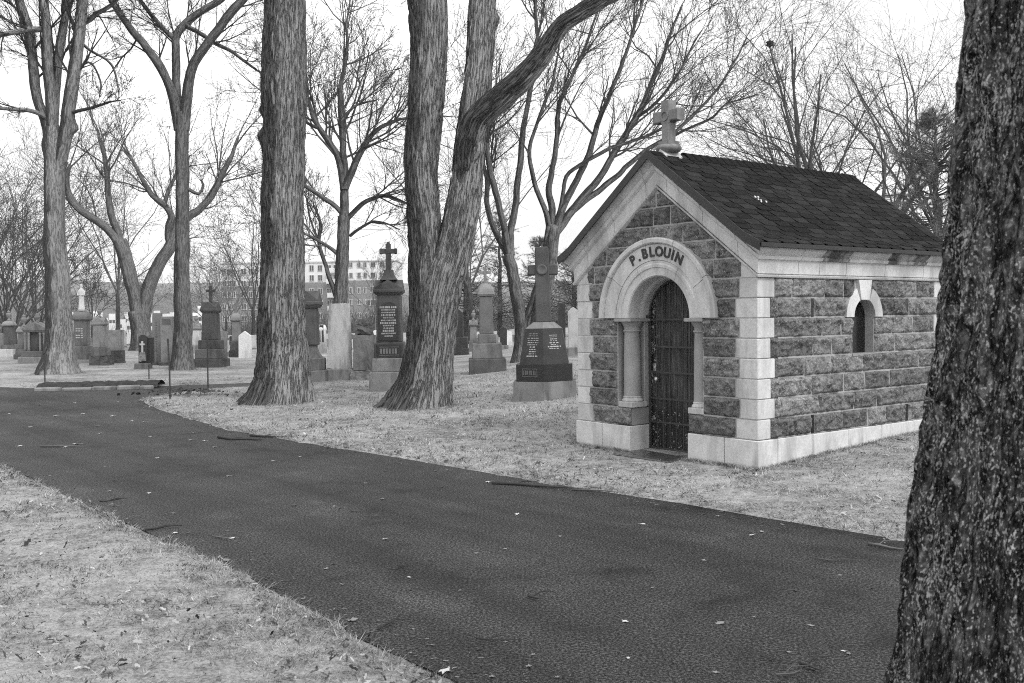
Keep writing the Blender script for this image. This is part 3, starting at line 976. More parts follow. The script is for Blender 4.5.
EAVE = 1.64; X0, X1 = -.185, L + .14
t = NT('asphalt_shingle'); c = t.coord()
r1 = t.noise(c, 3, 5, .65); r2 = t.noise(c, 120, 3, .6)
tn = t.n('ShaderNodeAttribute', attribute_name='tone')
cl = t.ramp(t.math('ADD', t.math('MULTIPLY', r2, .5), t.math('ADD', t.math('MULTIPLY', r1, .3), t.math('MULTIPLY', tn.outputs['Fac'], .25))), [(.36, .006), (.56, .015), (.76, .034)])
M['shingle'] = t.fin(cl, .9, .10, t.bump(r2, .6, .004))
hs = [EAVE * i / 18 for i in range(19)]
rv_, rq, rt_ = [], [], []
for s_ in (-1, 1):
    for i in range(len(hs) - 1):
        up, dn = max(0, hs[i] - .05), hs[i + 1] + .012
        x = X0 - random.uniform(0, .2); off = 0
        while x < X1:
            w = random.uniform(.24, .29); xa, xb = max(x, X0), min(x + w - .010, X1)
            x += w
            if xb - xa < .02: continue
            lift = random.uniform(.013, .019); nl = .004 * random.uniform(-.6, 1)
            k = len(rv_)
            y = lambda h: W / 2 + s_ * h
            zt, zd = roof_z(up) + .004, roof_z(dn) + lift
            da, db = nl * .5, nl
            rv_ += [(xa, y(up), zt), (xb, y(up), zt), (xb - .022, y(dn + da), zd), (xa + .022, y(dn + db), zd), (xb, y(dn - .055), roof_z(dn - .055) + lift * .8), (xa, y(dn - .055), roof_z(dn - .055) + lift * .8), (xb - .022, y(dn + da), zd - .014), (xa + .022, y(dn + db), zd - .014)]
            rq += [(k, k + 1, k + 4, k + 5), (k + 5, k + 4, k + 2, k + 3), (k + 3, k + 2, k + 6, k + 7)]
            rt_ += [random.random()] * 8
me = np_mesh('roof', np.array(rv_), [np.array(rq)], False, {'tone': np.array(rt_)})
roof = link('roof', me, M['shingle'], vault)
dk = MB()
hh = [0, .4, .8, 1.2, 1.38, 1.43, 1.48, 1.56, EAVE]
for s_ in (-1, 1):
    tp = [(W / 2 + s_ * h, roof_z(h) - .006) for h in hh]; bt = [(W / 2 + s_ * h, roof_z(h) - .052) for h in hh]
    for i in range(len(hh) - 1):
        dk.loft([[(x, *tp[i]), (x, *tp[i + 1]), (x, *bt[i + 1]), (x, *bt[i])] for x in (X0 + .01, X1 - .01)])
dk.build('roof_deck', M['drip'], roof)
de = MB()
for s_ in (-1, 1):
    y = W / 2 + s_ * (EAVE + .008)
    de.box(X0, X1, min(y, y + s_ * .012), max(y, y + s_ * .012), roof_z(EAVE) - .050, roof_z(EAVE) - .004, .002)
    for xx in (X0 - .008, X1):
        for i in range(len(hh) - 1):
            de.loft([[(x, W / 2 + s_ * hh[i], roof_z(hh[i]) + .012), (x, W / 2 + s_ * hh[i + 1], roof_z(hh[i + 1]) + .012), (x, W / 2 + s_ * hh[i + 1], roof_z(hh[i + 1]) - .095), (x, W / 2 + s_ * hh[i], roof_z(hh[i]) - .095)] for x in (xx, xx + .010)])
de.build('drip_edge', M['drip'], roof)
rc = MB(); x = .42
while x < X1 - .02:
    xe = min(x + .19, X1 + .01); l0, l1 = .022, .012
    rc.loft([[(xx, W / 2 - .13, RZ - RS * .13 + l), (xx, W / 2 - .02, RZ + l + .004), (xx, W / 2 + .02, RZ + l + .004), (xx, W / 2 + .13, RZ - RS * .13 + l), (xx, W / 2 + .13, RZ - RS * .13 + l - .014), (xx, W / 2, RZ + l - .014), (xx, W / 2 - .13, RZ - RS * .13 + l - .014)] for xx, l in ((x, l0), (xe, l1))])
    x += .135
rc.build('ridge_cap', M['shingle'], roof)
# white droppings on the shingles
dp = MB()
for _ in range(6):
    xx, h_ = random.uniform(.80, .95), random.uniform(.76, .86); r0 = random.uniform(.006, .012)
    dp.loft([[(xx + r0 * math.cos(a) * 1.4, W / 2 - h_ - r0 * math.sin(a), roof_z(h_ + r0 * math.sin(a)) + dz_) for a in [k * math.pi / 3 for k in range(6)]] for dz_ in (.005, .023)])
dp.build('bird_dropping', M['m_white'], roof)

# --- gable cross
cr = empty('cross', (.18, W / 2, RZ)); cr.parent = vault; cr.scale = (.87, .87, .87)
sb = MB()
sb.loft([[(-.17, s_ * 0 + y, z) for y, z in ((-.17, -.13), (0, .045), (.17, -.13), (.17, -.19), (-.17, -.19))], [(.17, y, z) for y, z in ((-.17, -.13), (0, .045), (.17, -.13), (.17, -.19), (-.17, -.19))]])
sb.build('saddle_stone', M['cream'], cr)
bs = MB(); bs.lathe([(.10, .0), (.15, .015), (.175, .05), (.175, .075), (.15, .105), (.10, .115)], 28); bs.build('cross_base', M['m_grey'], cr, True)
bd = MB()


def oct_bar(p0, p1, hw, hd_, ch=.022, flare=0.):
    p0, p1 = Vector(p0), Vector(p1); d = (p1 - p0).normalized()
    a = Vector((1, 0, 0)); b = d.cross(a)
    rings = []
    for p, k in ((p0, 1), (p1, 1 + flare)):
        w_, e_ = hw * k, hd_
        rings.append([p + a * x + b * y for x, y in ((-e_ + ch, -w_), (e_ - ch, -w_), (e_, -w_ + ch), (e_, w_ - ch), (e_ - ch, w_), (-e_ + ch, w_), (-e_, w_ - ch), (-e_, -w_ + ch))])
    bd.loft(rings)


oct_bar((0, 0, .11), (0, 0, .155), .105, .105, .012); oct_bar((0, 0, .155), (0, 0, .42), .078, .074)
oct_bar((0, 0, .40), (0, 0, .71), .078, .076, .012)
oct_bar((0, .0, .50), (0, .225, .50), .072, .074, .012, .12); oct_bar((0, 0, .501), (0, -.225, .501), .072, .074, .012, .12)
bd.build('cross_arms', M['m_grey'], cr)
mo = MB()
for k in range(18):
    a0, a1 = R_(20 * k), R_(20 * k + 19.9)
mo.loft([[(-.086 + dx, rr_ * math.cos(a), .50 + rr_ * math.sin(a)) for rr_, dx in ((.050, 0.01), (.050, -.006), (.070, -.006), (.070, 0.01))] for a in [2 * math.pi * k / 24 for k in range(25)]], caps=False)
mo.build('cross_roundel', M['m_grey'], cr)
# ---------------------------------------------------------------- trees
M['bark_big'] = bark('furrowed_bark', .026, .33, 21, .095, 1., .05, wet=.008, side_hi=.10)
M['bark_pale'] = bark('pale_plated_bark', .05, .31, 15, .15, .8, .02, wet=.02, side_hi=.07, side_shift=-.03)
M['bark_mid'] = bark('grey_bark', .03, .21, 18, .12, .8, .02, wet=.015, side_hi=.07, side_shift=.03)
M['bark_dark'] = bark('dark_damp_bark', .012, .09, 13, .16, .8, .02)
M['bark_near'] = bark('dark_lichened_bark', .004, .080, 24, .24, 1., .03, lichen=.36)
M['twig'] = plain('bare_twigs', .085, .9, .15, .3, 3)
M['twig_dark'] = plain('dark_bare_twigs', .045, .9, .15, .3, 3)
M['twig_pale'] = plain('pale_bare_twigs', .12, .9, .15, .3, 3)
M['needle'] = plain('conifer_needles', .17, .8, .2, .4, 6)


def catmull(P, R, step):
    P = np.array([tuple(p) for p in P], float); R = np.array(R, float)
    if len(P) == 2:
        P = np.stack([P[0], (P[0] + P[1]) / 2, P[1]]); R = np.array([R[0], R.mean(), R[1]])
    Q = np.concatenate([[2 * P[0] - P[1]], P, [2 * P[-1] - P[-2]]])
    op, orr = [], []
    for i in range(len(P) - 1):
        p0, p1, p2, p3 = Q[i:i + 4]
        n = max(2, int(np.linalg.norm(p2 - p1) / step))
        t = np.linspace(0, 1, n, endpoint=False)[:, None]
        op.append(.5 * ((2 * p1) + (-p0 + p2) * t + (2 * p0 - 5 * p1 + 4 * p2 - p3) * t ** 2 + (-p0 + 3 * p1 - 3 * p2 + p3) * t ** 3))
        ts = t[:, 0]
        orr.append(R[i] + (R[i + 1] - R[i]) * ts)
    op.append(P[-1:]); orr.append(R[-1:])
    return np.concatenate(op), np.concatenate(orr)


def limb(P, R, ns=20, step=.12, amp=0., freq=14., vs=.13, lobes=None, lump=.05, seed=0., knots=(), crook=1.):
    P, R = catmull(P, R, step)
    n = len(P)
    if crook:
        s0 = np.concatenate([[0], np.cumsum(np.linalg.norm(np.diff(P, axis=0), axis=1))])
        sg = np.stack([s0 * 1.1, 0 * s0 + seed * 3.1, 0 * s0], -1)
        P = P + np.stack([fbm(sg + 11 * k, 3) - .5 for k in range(3)], -1) * (crook * 2 * np.minimum(1, s0 * 1.5) * np.minimum(R * 1.6 + .015, .13))[:, None]
    T = np.gradient(P, axis=0); T /= np.linalg.norm(T, axis=1)[:, None] + 1e-12
    s = np.concatenate([[0], np.cumsum(np.linalg.norm(np.diff(P, axis=0), axis=1))])
    E1 = np.zeros_like(P)
    r0 = np.array([1., 0, 0]) if abs(T[0, 0]) < .9 else np.array([0, 1., 0])
    for i in range(n):
        e = r0 - T[i] * (r0 @ T[i]); e /= np.linalg.norm(e); E1[i] = e; r0 = e
    E2 = np.cross(T, E1)
    th = np.linspace(0, 2 * np.pi, ns, endpoint=False)
    Ct, St = np.cos(th)[None, :], np.sin(th)[None, :]
    Rr = np.repeat(R[:, None], ns, 1)
    Rb = np.minimum(R, np.median(R) * 1.25)[:, None]
    bk = np.stack([Ct * Rb, St * Rb, np.repeat(s[:, None], ns, 1)], -1)
    if lump:
        Rr = Rr * (1 + lump * 2 * (fbm(np.stack([Ct * 1.3 + 0 * Rr, St * 1.3 + 0 * Rr, s[:, None] / (R.mean() * 3 + .05) + 0 * Rr + seed], -1), 3) - .5) * 2)
    if lobes:
        ph = seed * 7
        lb = sum(a * np.cos(k * th + ph * (k + 1)) for k, a in lobes)
        Rr = Rr * (1 + lb[None, :] * np.exp(-(s[:, None] / .55)))
    for (ss, tt, rad, hgt) in knots:
        dth = np.angle(np.exp(1j * (th[None, :] - tt))) * R[:, None]
        Rr = Rr + hgt * np.exp(-((s[:, None] - ss) ** 2 + dth ** 2) / (2 * rad ** 2))
    if amp:
        q = bk * np.array([freq, freq, freq * vs]) + seed
        wv = (fbm(bk * np.array([3., 3., 1.2]) + 5 + seed, 3) - .5)[..., None]
        rid = 1 - np.abs(2 * fbm(q + wv * 2.4, 3) - 1) * 2.2
        fine = fbm(bk * np.array([freq * 3, freq * 3, freq * .9]) + seed, 2) - .5
        Rr = Rr - amp * np.clip(rid, 0, 1) + amp * .5 * fine
    V = P[:, None, :] + Rr[..., None] * (E1[:, None, :] * Ct[..., None] + E2[:, None, :] * St[..., None])
    ii = np.arange(n * ns).reshape(n, ns); jj = np.roll(ii, -1, 1)
    q = np.stack([ii[:-1], jj[:-1], jj[1:], ii[1:]], -1).reshape(-1, 4)
    # close the tip with a point
    V = np.concatenate([V.reshape(-1, 3), P[-1:] + T[-1:] * R[-1] * .4]); k = n * ns
    tri = np.stack([ii[-1], jj[-1], np.full(ns, k)], -1)
    bk = np.concatenate([bk.reshape(-1, 3), [[0, 0, s[-1]]]])
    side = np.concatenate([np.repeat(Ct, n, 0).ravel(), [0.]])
    return V, q, tri, bk, side


class Parts:
    def __init__(self): self.V, self.Q, self.T, self.B, self.S, self.n = [], [], [], [], [], 0

    def add(self, V, q, tri, bk, side):
        self.V.append(V); self.Q.append(q + self.n); self.T.append(tri + self.n); self.B.append(bk); self.S.append(side); self.n += len(V)

    def build(self, name, mat, parent, org):
        V = np.concatenate(self.V) - np.array(org)
        fs = [np.concatenate(self.Q)]
        if len(self.T): fs.append(np.concatenate(self.T))
        return link(name, np_mesh(name, V, fs, True, {'bk': np.concatenate(self.B), 'side': np.concatenate(self.S)}), mat, parent)


def unit(a): return a / (np.linalg.norm(a, axis=-1, keepdims=True) + 1e-9)


def grow(P, D, L, Rd, levels, kids, r, up=.05, wander=.11, ratio=.62, ang=(20, 46), rmin=.0035, thick=.55):
    """branches, all of one level at once; returns [(points, radii)]"""
    out = []
    for lev in range(levels):
        last = lev == levels - 1
        S = 3 if last else 5
        pts = [P]; dirs = []; d = D
        for s in range(S):
            d = unit(d + r.normal(0, wander, d.shape) + np.array([0, 0, up])); dirs.append(d)
            P = P + d * (L / S)[:, None]; pts.append(P)
        pts = np.stack(pts, 1); dirs = np.stack(dirs, 1)
        tt = np.linspace(0, 1, S + 1)
        rad = np.maximum(Rd[:, None] * (1 - .72 * tt[None, :]), rmin)
        out.append((pts, rad))
        if last: break
        k = kids[lev]
        N = len(L)
        t = np.clip((np.arange(k)[None, :] + r.random((N, k))) / k * .85 + .15, 0, .999)
        x = t * S; i = x.astype(int); fr = x - i
        rows = np.arange(N)[:, None]
        p = pts[rows, i] * (1 - fr)[..., None] + pts[rows, i + 1] * fr[..., None]
        dd = dirs[rows, i]
        rr_ = rad[rows, i] * thick
        a = np.radians(r.uniform(*ang, (N, k)))
        rv = unit(np.cross(dd, unit(r.normal(size=(N, k, 3)))))
        nd = unit(dd * np.cos(a)[..., None] + rv * np.sin(a)[..., None])
        nl = L[:, None] * ratio * (1.2 - .55 * t) * r.uniform(.65, 1.25, (N, k))
        P, D, L, Rd = p.reshape(-1, 3), nd.reshape(-1, 3), nl.ravel(), rr_.ravel()
    return out


def add_tubes(pb, pts, rad, ns):
    N, S1, _ = pts.shape
    T = np.gradient(pts, axis=1); T = unit(T)
    ref = np.where(np.abs(T[:, :1, 2:3]) < .8, np.array([0, 0, 1.]), np.array([1., 0, 0]))
    e1 = unit(np.cross(T, ref)); e2 = np.cross(T, e1)
    th = np.linspace(0, 2 * np.pi, ns, endpoint=False)
    V = pts[:, :, None, :] + rad[:, :, None, None] * (e1[:, :, None, :] * np.cos(th)[None, None, :, None] + e2[:, :, None, :] * np.sin(th)[None, None, :, None])
    ii = np.arange(N * S1 * ns).reshape(N, S1, ns); jj = np.roll(ii, -1, 2)
    q = np.stack([ii[:, :-1], jj[:, :-1], jj[:, 1:], ii[:, 1:]], -1).reshape(-1, 4)
    V = V.reshape(-1, 3)
    s = np.repeat(np.linspace(0, 1, S1)[None, :, None], N, 0).repeat(ns, 2).ravel()
    bk = np.stack([V[:, 0] - V[:, 0].mean(), V[:, 1] - V[:, 1].mean(), V[:, 2]], -1)
    pb.add(V, q, np.zeros((0, 3), int), bk, np.ones(len(V)))


class Tree:
    def __init__(self, name, label, base, cat='tree', group=None):
        self.o = empty(name, base); tag(self.o, label, cat, group)
        self.base = np.array(base); self.tr, self.cr = Parts(), Parts()
        self.D = base[1]; self.starts = []; self.wk = 1.
        self.r = np.random.default_rng(abs(hash(label)) % 100000 if False else sum(map(ord, label)))

    def limb(self, pts, wpx, ns=16, step=.15, dy=0., spawn=0, frm=.3, sl=1.6, up=.05, y0=0., dry=0., **kw):
        """pts: outline of the limb seen from the path; wpx: widths; dy: how far it leans away (+) or towards us (-)"""
        n = len(pts); W3, Rr = [], []
        for i, p in enumerate(pts):
            k = i / max(1, n - 1)
            Y = self.D + y0 + (dy - y0) * k
            W3.append(at(p[0], p[1], Y)); Rr.append(np.interp(k, np.linspace(0, 1, len(wpx)), wpx) / 2 * Y / F * self.wk)
        g_ = limb(W3, Rr, ns, step, **kw)
        self.tr.add(*g_[:4], g_[4] + dry)  # dry offsets the side value: higher keeps a limb out of the darker tone
        if spawn:
            P, R = catmull(W3, Rr, .2)
            T = unit(np.gradient(P, axis=0))
            m = len(P); ids = (self.r.uniform(frm, 1, spawn) * (m - 1)).astype(int)
            ids[-1] = m - 1
            d = unit(T[ids] + self.r.normal(0, .5, (spawn, 3)) + np.array([0, 0, up * 3]))
            d[-1] = T[-1]
            self.starts.append((P[ids], d, self.r.uniform(.6, 1.3, spawn) * sl * 1.25, np.minimum(R[ids] * .5, .020 * sl)))
        return W3

    def crown(self, levels=4, kids=(4, 5, 4), ns=(5, 4, 3, 3), rmin=.004, mat='twig', trunk='bark_mid', **kw):
        self.tr.build('trunk', M[trunk], self.o, self.base)
        if self.starts:
            P, D, L, R = (np.concatenate([s[i] for s in self.starts]) for i in range(4))
            for (pts, rad), k in zip(grow(P, D, L, R, levels, kids, self.r, rmin=rmin, **kw), ns):
                add_tubes(self.cr, pts, rad, k)
            self.cr.build('crown', M[mat], self.o, self.base)
        return self.o


def base_at(px, py, sink=.06):
    p = gat(px, py); return (p.x, p.y, p.z)


# --- T5: the double trunk in the middle
b = base_at(415, 409); T = Tree('maple_tree', 'huge twin-trunked tree with furrowed bark left of the stone vault', b)
kw = dict(amp=.032, freq=21, vs=.10, step=.03, crook=.3)
T.limb([(412, 416), (415, 402), (421, 380), (425, 350), (428, 320), (428, 300), (427, 270), (425, 225), (421, 180), (424, 130), (427, 90), (429, 40), (427, 0), (424, -60), (420, -130)], [66, 55, 46, 42, 40, 38, 37, 36, 35, 36, 37, 38, 40, 36, 30], 88, lobes=((3, .12), (5, .22), (9, .12)), seed=1.3, knots=((1.9, 4.9, .12, .05),), **kw)
T.limb([(430, 410), (432, 380), (434, 350), (437, 320), (444, 285), (453, 250), (461, 210), (467, 170), (471, 130), (476, 90), (480, 50), (482, 0), (486, -60), (492, -140)], [46, 44, 42, 41, 40, 38, 35, 33, 31, 30, 28, 27, 24, 20], 72, dy=-.25, seed=4.1, dry=.55, lobes=((4, .12), (7, .06)), knots=((4.9, 5.2, .10, .10), (7.3, .2, .12, .10), (8.0, .2, .10, .08)), **kw)
T.limb([(459, 205), (462, 175), (466, 148), (474, 124), (487, 109), (503, 96), (520, 80), (540, 55), (560, 27), (580, 12), (603, -2), (640, -22), (690, -60)], [14, 20, 25, 27, 27, 26, 25, 22, 19, 18, 17, 14, 9], 44, y0=-.16, dy=-1.0, seed=2.2, dry=-.75, amp=.02, freq=13, vs=.14, step=.05, knots=((2.3, 1.2, .07, .06), (3.5, 1.2, .06, .09)), spawn=6, frm=.8, crook=.4)
T.limb([(408, -10), (398, -60), (380, -140)], [26, 20, 10], 20, seed=3., spawn=6, sl=2.)
T.limb([(440, -10), (452, -70), (470, -150)], [26, 20, 10], 20, seed=5., spawn=6, sl=2.)
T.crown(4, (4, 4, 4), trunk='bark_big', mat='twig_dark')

# --- T4: single great trunk
b = base_at(277, 404); T = Tree('maple_tree', 'single massive straight trunk with wide flared base on the lawn beside the bend', b)
T.limb([(276, 411), (278, 398), (280, 380), (281, 350), (281, 310), (282, 260), (283, 200), (283, 150), (284, 100), (284.5, 50), (285, 0), (287, -70), (290, -150)], [78, 64, 56, 51, 47, 44, 43, 43, 45, 44, 40, 36, 30], 100, step=.03, amp=.032, freq=21, vs=.10, crook=.3, lobes=((3, .10), (5, .20), (9, .12)), seed=6.7,
       knots=((5.55, 3.1, .12, .10), (5.85, 3.3, .08, -.10), (6.1, 2.9, .10, .09), (6.55, 4.3, .16, .06)))
T.limb([(292, -30), (315, -90), (350, -150)], [24, 16, 8], 16, spawn=5, sl=2.)
T.limb([(282, -30), (262, -90), (240, -150)], [22, 15, 8], 16, spawn=5, sl=2.)
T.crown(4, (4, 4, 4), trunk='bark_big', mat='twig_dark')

# --- T1: left, four stems from one bole
b = base_at(58, 375); T = Tree('maple_tree', 'tall tree at far left whose bole splits into four upright stems', b)
kw = dict(step=.09, amp=.012, freq=9, vs=.16, crook=.4)
T.limb([(57, 381), (57, 372), (58, 360), (59, 335), (58, 300), (56, 260), (54, 220), (54, 180), (54, 150), (53, 132), (52, 112)], [50, 42, 33, 27, 24, 22, 20, 20, 20, 16, 6], 44, lobes=((3, .15), (5, .2), (8, .10)), seed=9.2, knots=((7.5, 2.9, .2, .10),), **kw)
T.limb([(50, 150), (47, 125), (38, 100), (33, 60), (29, 30), (19, 0), (2, -50)], [12, 11, 10, 10, 9, 9, 6], 18, dy=.6, spawn=9, frm=.3, sl=2., seed=1., **kw)
T.limb([(53, 140), (51, 105), (48, 68), (46, 30), (44, 0), (40, -60)], [12, 11, 10, 9, 9, 6], 18, dy=-.4, spawn=9, frm=.3, sl=2., seed=2., **kw)
T.limb([(54, 140), (54, 110), (58, 60), (64, 25), (70, 0), (80, -50)], [10, 10, 9, 8, 8, 5], 18, dy=.9, spawn=9, frm=.3, sl=2., seed=3., **kw)
T.limb([(57, 175), (61, 160), (65, 135), (71, 95), (76, 55), (80, 20), (84, -10), (90, -60)], [12, 13, 13, 13, 12, 11, 10, 7], 20, dy=-.5, spawn=10, frm=.3, sl=2., seed=4., knots=((1.55, .2, .12, .16),), **kw)
T.limb([(48, 118), (36, 113), (18, 110), (0, 108), (-30, 104)], [5, 4.5, 4, 3.5, 2], 8, dy=-1.2, spawn=8, sl=1.3, seed=5.)
T.limb([(62, 116), (78, 112), (95, 107), (108, 102), (120, 100)], [4, 3.5, 3, 2.2, 1.2], 8, dy=-1.4, spawn=4, sl=.8, seed=6.)
T.limb([(46, 30), (28, 28), (12, 32), (-12, 38)], [6, 5.5, 5, 4], 8, dy=-1.2, spawn=7, sl=1.4, seed=7.)
T.limb([(74, 30), (92, 16), (108, 8), (124, -8)], [6, 5, 4, 3], 8, dy=-.8, spawn=5, sl=1.2, seed=8.)
T.limb([(76, 40), (95, 52), (112, 66), (118, 88), (119, 98)], [3.5, 3, 2.4, 2, 1], 6, dy=-.9, spawn=2, sl=.6, seed=9.)
T.limb([(70, 80), (88, 62), (100, 80), (99, 96)], [2.5, 2.2, 2, 1], 6, dy=-.9, spawn=2, sl=.6, seed=10.)
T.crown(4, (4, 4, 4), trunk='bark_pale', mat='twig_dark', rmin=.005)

# --- T2: slim dark tree with a wide fork
b = base_at(183, 371); T = Tree('maple_tree', 'slimmer dark-barked tree forking widely, beside the two tall grey slabs', b)
kw = dict(step=.09, amp=.010, freq=10, vs=.16, crook=.5)
T.limb([(183, 378), (183, 368), (183, 350), (183, 310), (182, 270), (182, 230), (182, 180), (182, 140), (181, 112)], [36, 26, 20, 17, 15, 14, 13, 13, 14], 36, lobes=((4, .12), (6, .12)), seed=3.3, **kw)
T.limb([(180, 130), (174, 100), (167, 80), (158, 62), (143, 43), (128, 25), (113, 2), (90, -40)], [12, 11, 9, 9, 8, 7, 7, 4], 14, dy=-.8, spawn=9, frm=.3, sl=1.7, seed=1., **kw)
T.limb([(178, 115), (176, 80), (176, 52), (176, 35), (186, 22), (200, 12), (215, 3), (240, -14)], [10, 8.5, 8, 8, 8, 7, 7, 4], 14, dy=.8, spawn=8, frm=.3, sl=1.6, seed=2., **kw)
T.limb([(184, 130), (186, 108), (189, 80), (194, 62), (204, 48), (216, 33), (230, 15), (243, 0), (270, -30)], [12, 11, 10, 9.5, 9, 9, 9, 8, 4], 14, dy=-.6, spawn=9, frm=.3, sl=1.7, seed=3., **kw)
T.limb([(184, 24), (200, 33), (212, 42), (230, 50), (246, 62), (262, 74)], [5, 4.5, 4, 3.5, 3, 1.5], 8, y0=.45, dy=-.9, spawn=6, frm=.4, sl=1., seed=4.)
T.limb([(175, 40), (160, 26), (148, 10), (135, -10)], [5, 4.5, 4, 2], 8, y0=.33, dy=-.6, spawn=8, frm=.2, sl=1.3, seed=5.)
T.limb([(182, 185), (198, 195), (203, 185), (200, 180)], [4, 3.5, 2.5, 1.5], 8, dy=.3, spawn=3, sl=.6, seed=6.)
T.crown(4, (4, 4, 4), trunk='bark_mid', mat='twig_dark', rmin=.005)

# --- T3: leaning pair behind
b = base_at(141, 351); T = Tree('maple_tree', 'low-forked leaning tree rising behind the dark heart-shaped headstone', b)
kw = dict(step=.12, crook=.6)
T.limb([(141, 354), (141, 345), (141, 330), (140, 312)], [26, 20, 19, 21], 20, lobes=((4, .1),), seed=1., **kw)
T.limb([(139, 322), (136, 300), (131, 280), (125, 258), (120, 240)], [14, 14, 14, 14, 13], 16, seed=2., spawn=2, sl=2., **kw)
T.limb([(121, 248), (118, 232), (111, 215), (108, 190), (107, 170), (103, 150), (98, 130)], [10, 8, 7, 6, 5, 4, 2.5], 10, dy=1., seed=3., spawn=9, sl=2.6, **kw)
T.limb([(120, 246), (112, 234), (97, 221), (82, 211), (70, 198), (66, 180), (70, 165)], [9, 8, 8, 7.5, 7, 5, 3], 10, dy=-.8, seed=4., spawn=9, sl=2.3, **kw)
T.limb([(142, 322), (145, 305), (150, 285), (160, 262), (172, 242), (178, 222), (190, 216), (202, 207), (213, 194), (224, 172), (232, 155), (238, 137)], [14, 13, 13, 12, 12, 10, 8, 7, 6.5, 6, 4, 2.5], 14, dy=1.2, seed=5., spawn=12, sl=2.6, **kw)
T.limb([(170, 246), (168, 236), (169, 226), (171, 216), (164, 205), (152, 195), (145, 183), (135, 165), (124, 148)], [6, 7, 8, 7, 6, 5.5, 5, 3.5, 2], 10, y0=.42, dy=-.5, seed=6., spawn=10, sl=2.4, **kw)
T.limb([(164, 206), (168, 190), (176, 175), (180, 150)], [5, 4, 3, 2], 8, y0=0., dy=.6, seed=7., spawn=7, sl=2.2, **kw)
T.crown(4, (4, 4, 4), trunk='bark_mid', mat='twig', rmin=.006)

# --- T6: the pale tree behind the tall slab
b = base_at(342, 374); T = Tree('maple_tree', 'broad-crowned tree with pale trunk rising right behind the rough upright slab', b); T.wk = .88
kw = dict(step=.12, amp=.008, freq=10, vs=.16)
T.limb([(341, 380), (341, 365), (341, 330), (342, 300), (342, 270), (343, 240), (344, 215)], [28, 21, 18, 16, 15, 14, 14], 28, lobes=((4, .1),), seed=1., **kw)
T.limb([(344, 222), (344, 190), (344, 165), (342, 130), (340, 99), (343, 72), (347, 45), (348, 20), (350, 0)], [12, 10, 9, 7, 6, 5, 4, 3, 2], 12, seed=2., dy=.5, spawn=14, frm=.2, sl=2., **kw)
T.limb([(341, 212), (332, 203), (322, 196), (310, 189), (300, 184), (286, 182)], [6, 5.5, 5, 4.5, 4, 2], 8, seed=3., dy=-1., spawn=7, sl=1.4)
T.limb([(348, 218), (360, 207), (372, 199), (386, 196), (402, 201), (412, 206)], [6, 5.5, 5, 4.5, 3, 1.5], 8, seed=4., dy=-.8, spawn=8, sl=1.4)
T.limb([(344, 190), (339, 160), (330, 142), (321, 128), (312, 112), (308, 98)], [9, 8, 7.5, 6, 5, 3], 10, seed=5., dy=.8, spawn=12, sl=2.1)
T.limb([(318, 128), (308, 124), (300, 116), (296, 98)], [4, 3.5, 3, 2], 8, seed=6., spawn=6, sl=1.7)
T.limb([(345, 188), (354, 162), (364, 148), (378, 130), (394, 121), (410, 117)], [9, 8, 6.5, 5, 4, 2], 10, seed=7., dy=-.6, spawn=12, sl=1.9)
T.limb([(350, 236), (360, 228), (370, 222), (384, 223), (400, 230)], [4, 3.5, 3, 2.5, 1], 8, seed=8., dy=-.7, spawn=7, sl=1.1)
T.limb([(338, 254), (328, 246), (316, 238), (302, 233)], [5, 4, 3.5, 2], 8, seed=9., dy=-.5, spawn=7, sl=1.3)
T.limb([(336, 296), (328, 272), (322, 256), (318, 238), (320, 222), (314, 205)], [6, 5, 4.5, 4, 3, 2], 8, seed=10., dy=.6, spawn=8, sl=1.4)
T.limb([(342, 120), (352, 108), (366, 102), (376, 100)], [4, 3, 2.5, 1.2], 8, seed=11., spawn=6, sl=1.4)
T.crown(4, (5, 4, 4), trunk='bark_mid', mat='twig', rmin=.005)

# --- T7: many-stemmed tree behind the big cross monument
b = base_at(530, 362); T = Tree('maple_tree', 'sprawling many-stemmed tree sweeping up to the right behind the tall cross monument', b); T.wk = .82
kw = dict(step=.12, amp=.008, freq=10, vs=.16)
T.limb([(519, 364), (520, 352), (521, 330), (519, 305), (515, 280), (508, 255)], [24, 19, 17, 16, 15, 15], 24, seed=1., lobes=((4, .12),), **kw)
T.limb([(512, 262), (500, 242), (491, 222), (487, 200), (486, 180), (480, 155), (470, 125)], [10, 8, 7, 7, 6, 5, 3], 12, seed=2., dy=1., spawn=8, sl=2., **kw)
T.limb([(509, 258), (506, 235), (500, 212), (494, 188), (489, 160), (488, 135), (492, 100)], [10, 9, 8, 8, 7, 5, 3], 12, seed=3., dy=-.6, spawn=8, sl=2., **kw)
T.limb([(511, 255), (512, 225), (517, 195), (520, 168), (521, 140), (525, 110), (533, 74), (536, 40), (534, 0), (530, -30)], [10, 9, 8, 8, 7.5, 6.5, 6, 5, 4, 3], 12, seed=4., dy=.6, spawn=10, sl=2., **kw)
T.limb([(532, 364), (534, 348), (539, 320), (546, 285), (550, 255), (552, 225)], [26, 22, 20, 19, 18, 18], 24, seed=5., lobes=((4, .1),), dy=-.4, **kw)
T.limb([(522, 330), (532, 300), (540, 272), (544, 245), (547, 225)], [9, 8, 8, 7, 6], 12, seed=6., dy=-.5, **kw)
T.limb([(551, 235), (545, 212), (538, 190), (533, 168), (530, 150), (536, 125), (548, 100), (556, 70), (560, 40)], [8, 6.5, 6, 5.5, 5, 4, 4, 3, 2], 10, seed=7., dy=-1., spawn=9, sl=1.9)
T.limb([(553, 228), (550, 195), (552, 170), (556, 135), (560, 105), (572, 75), (588, 40), (600, 5)], [10, 8, 7, 6, 5.5, 4.5, 3.5, 2], 10, seed=8., dy=.8, spawn=10, sl=2.)
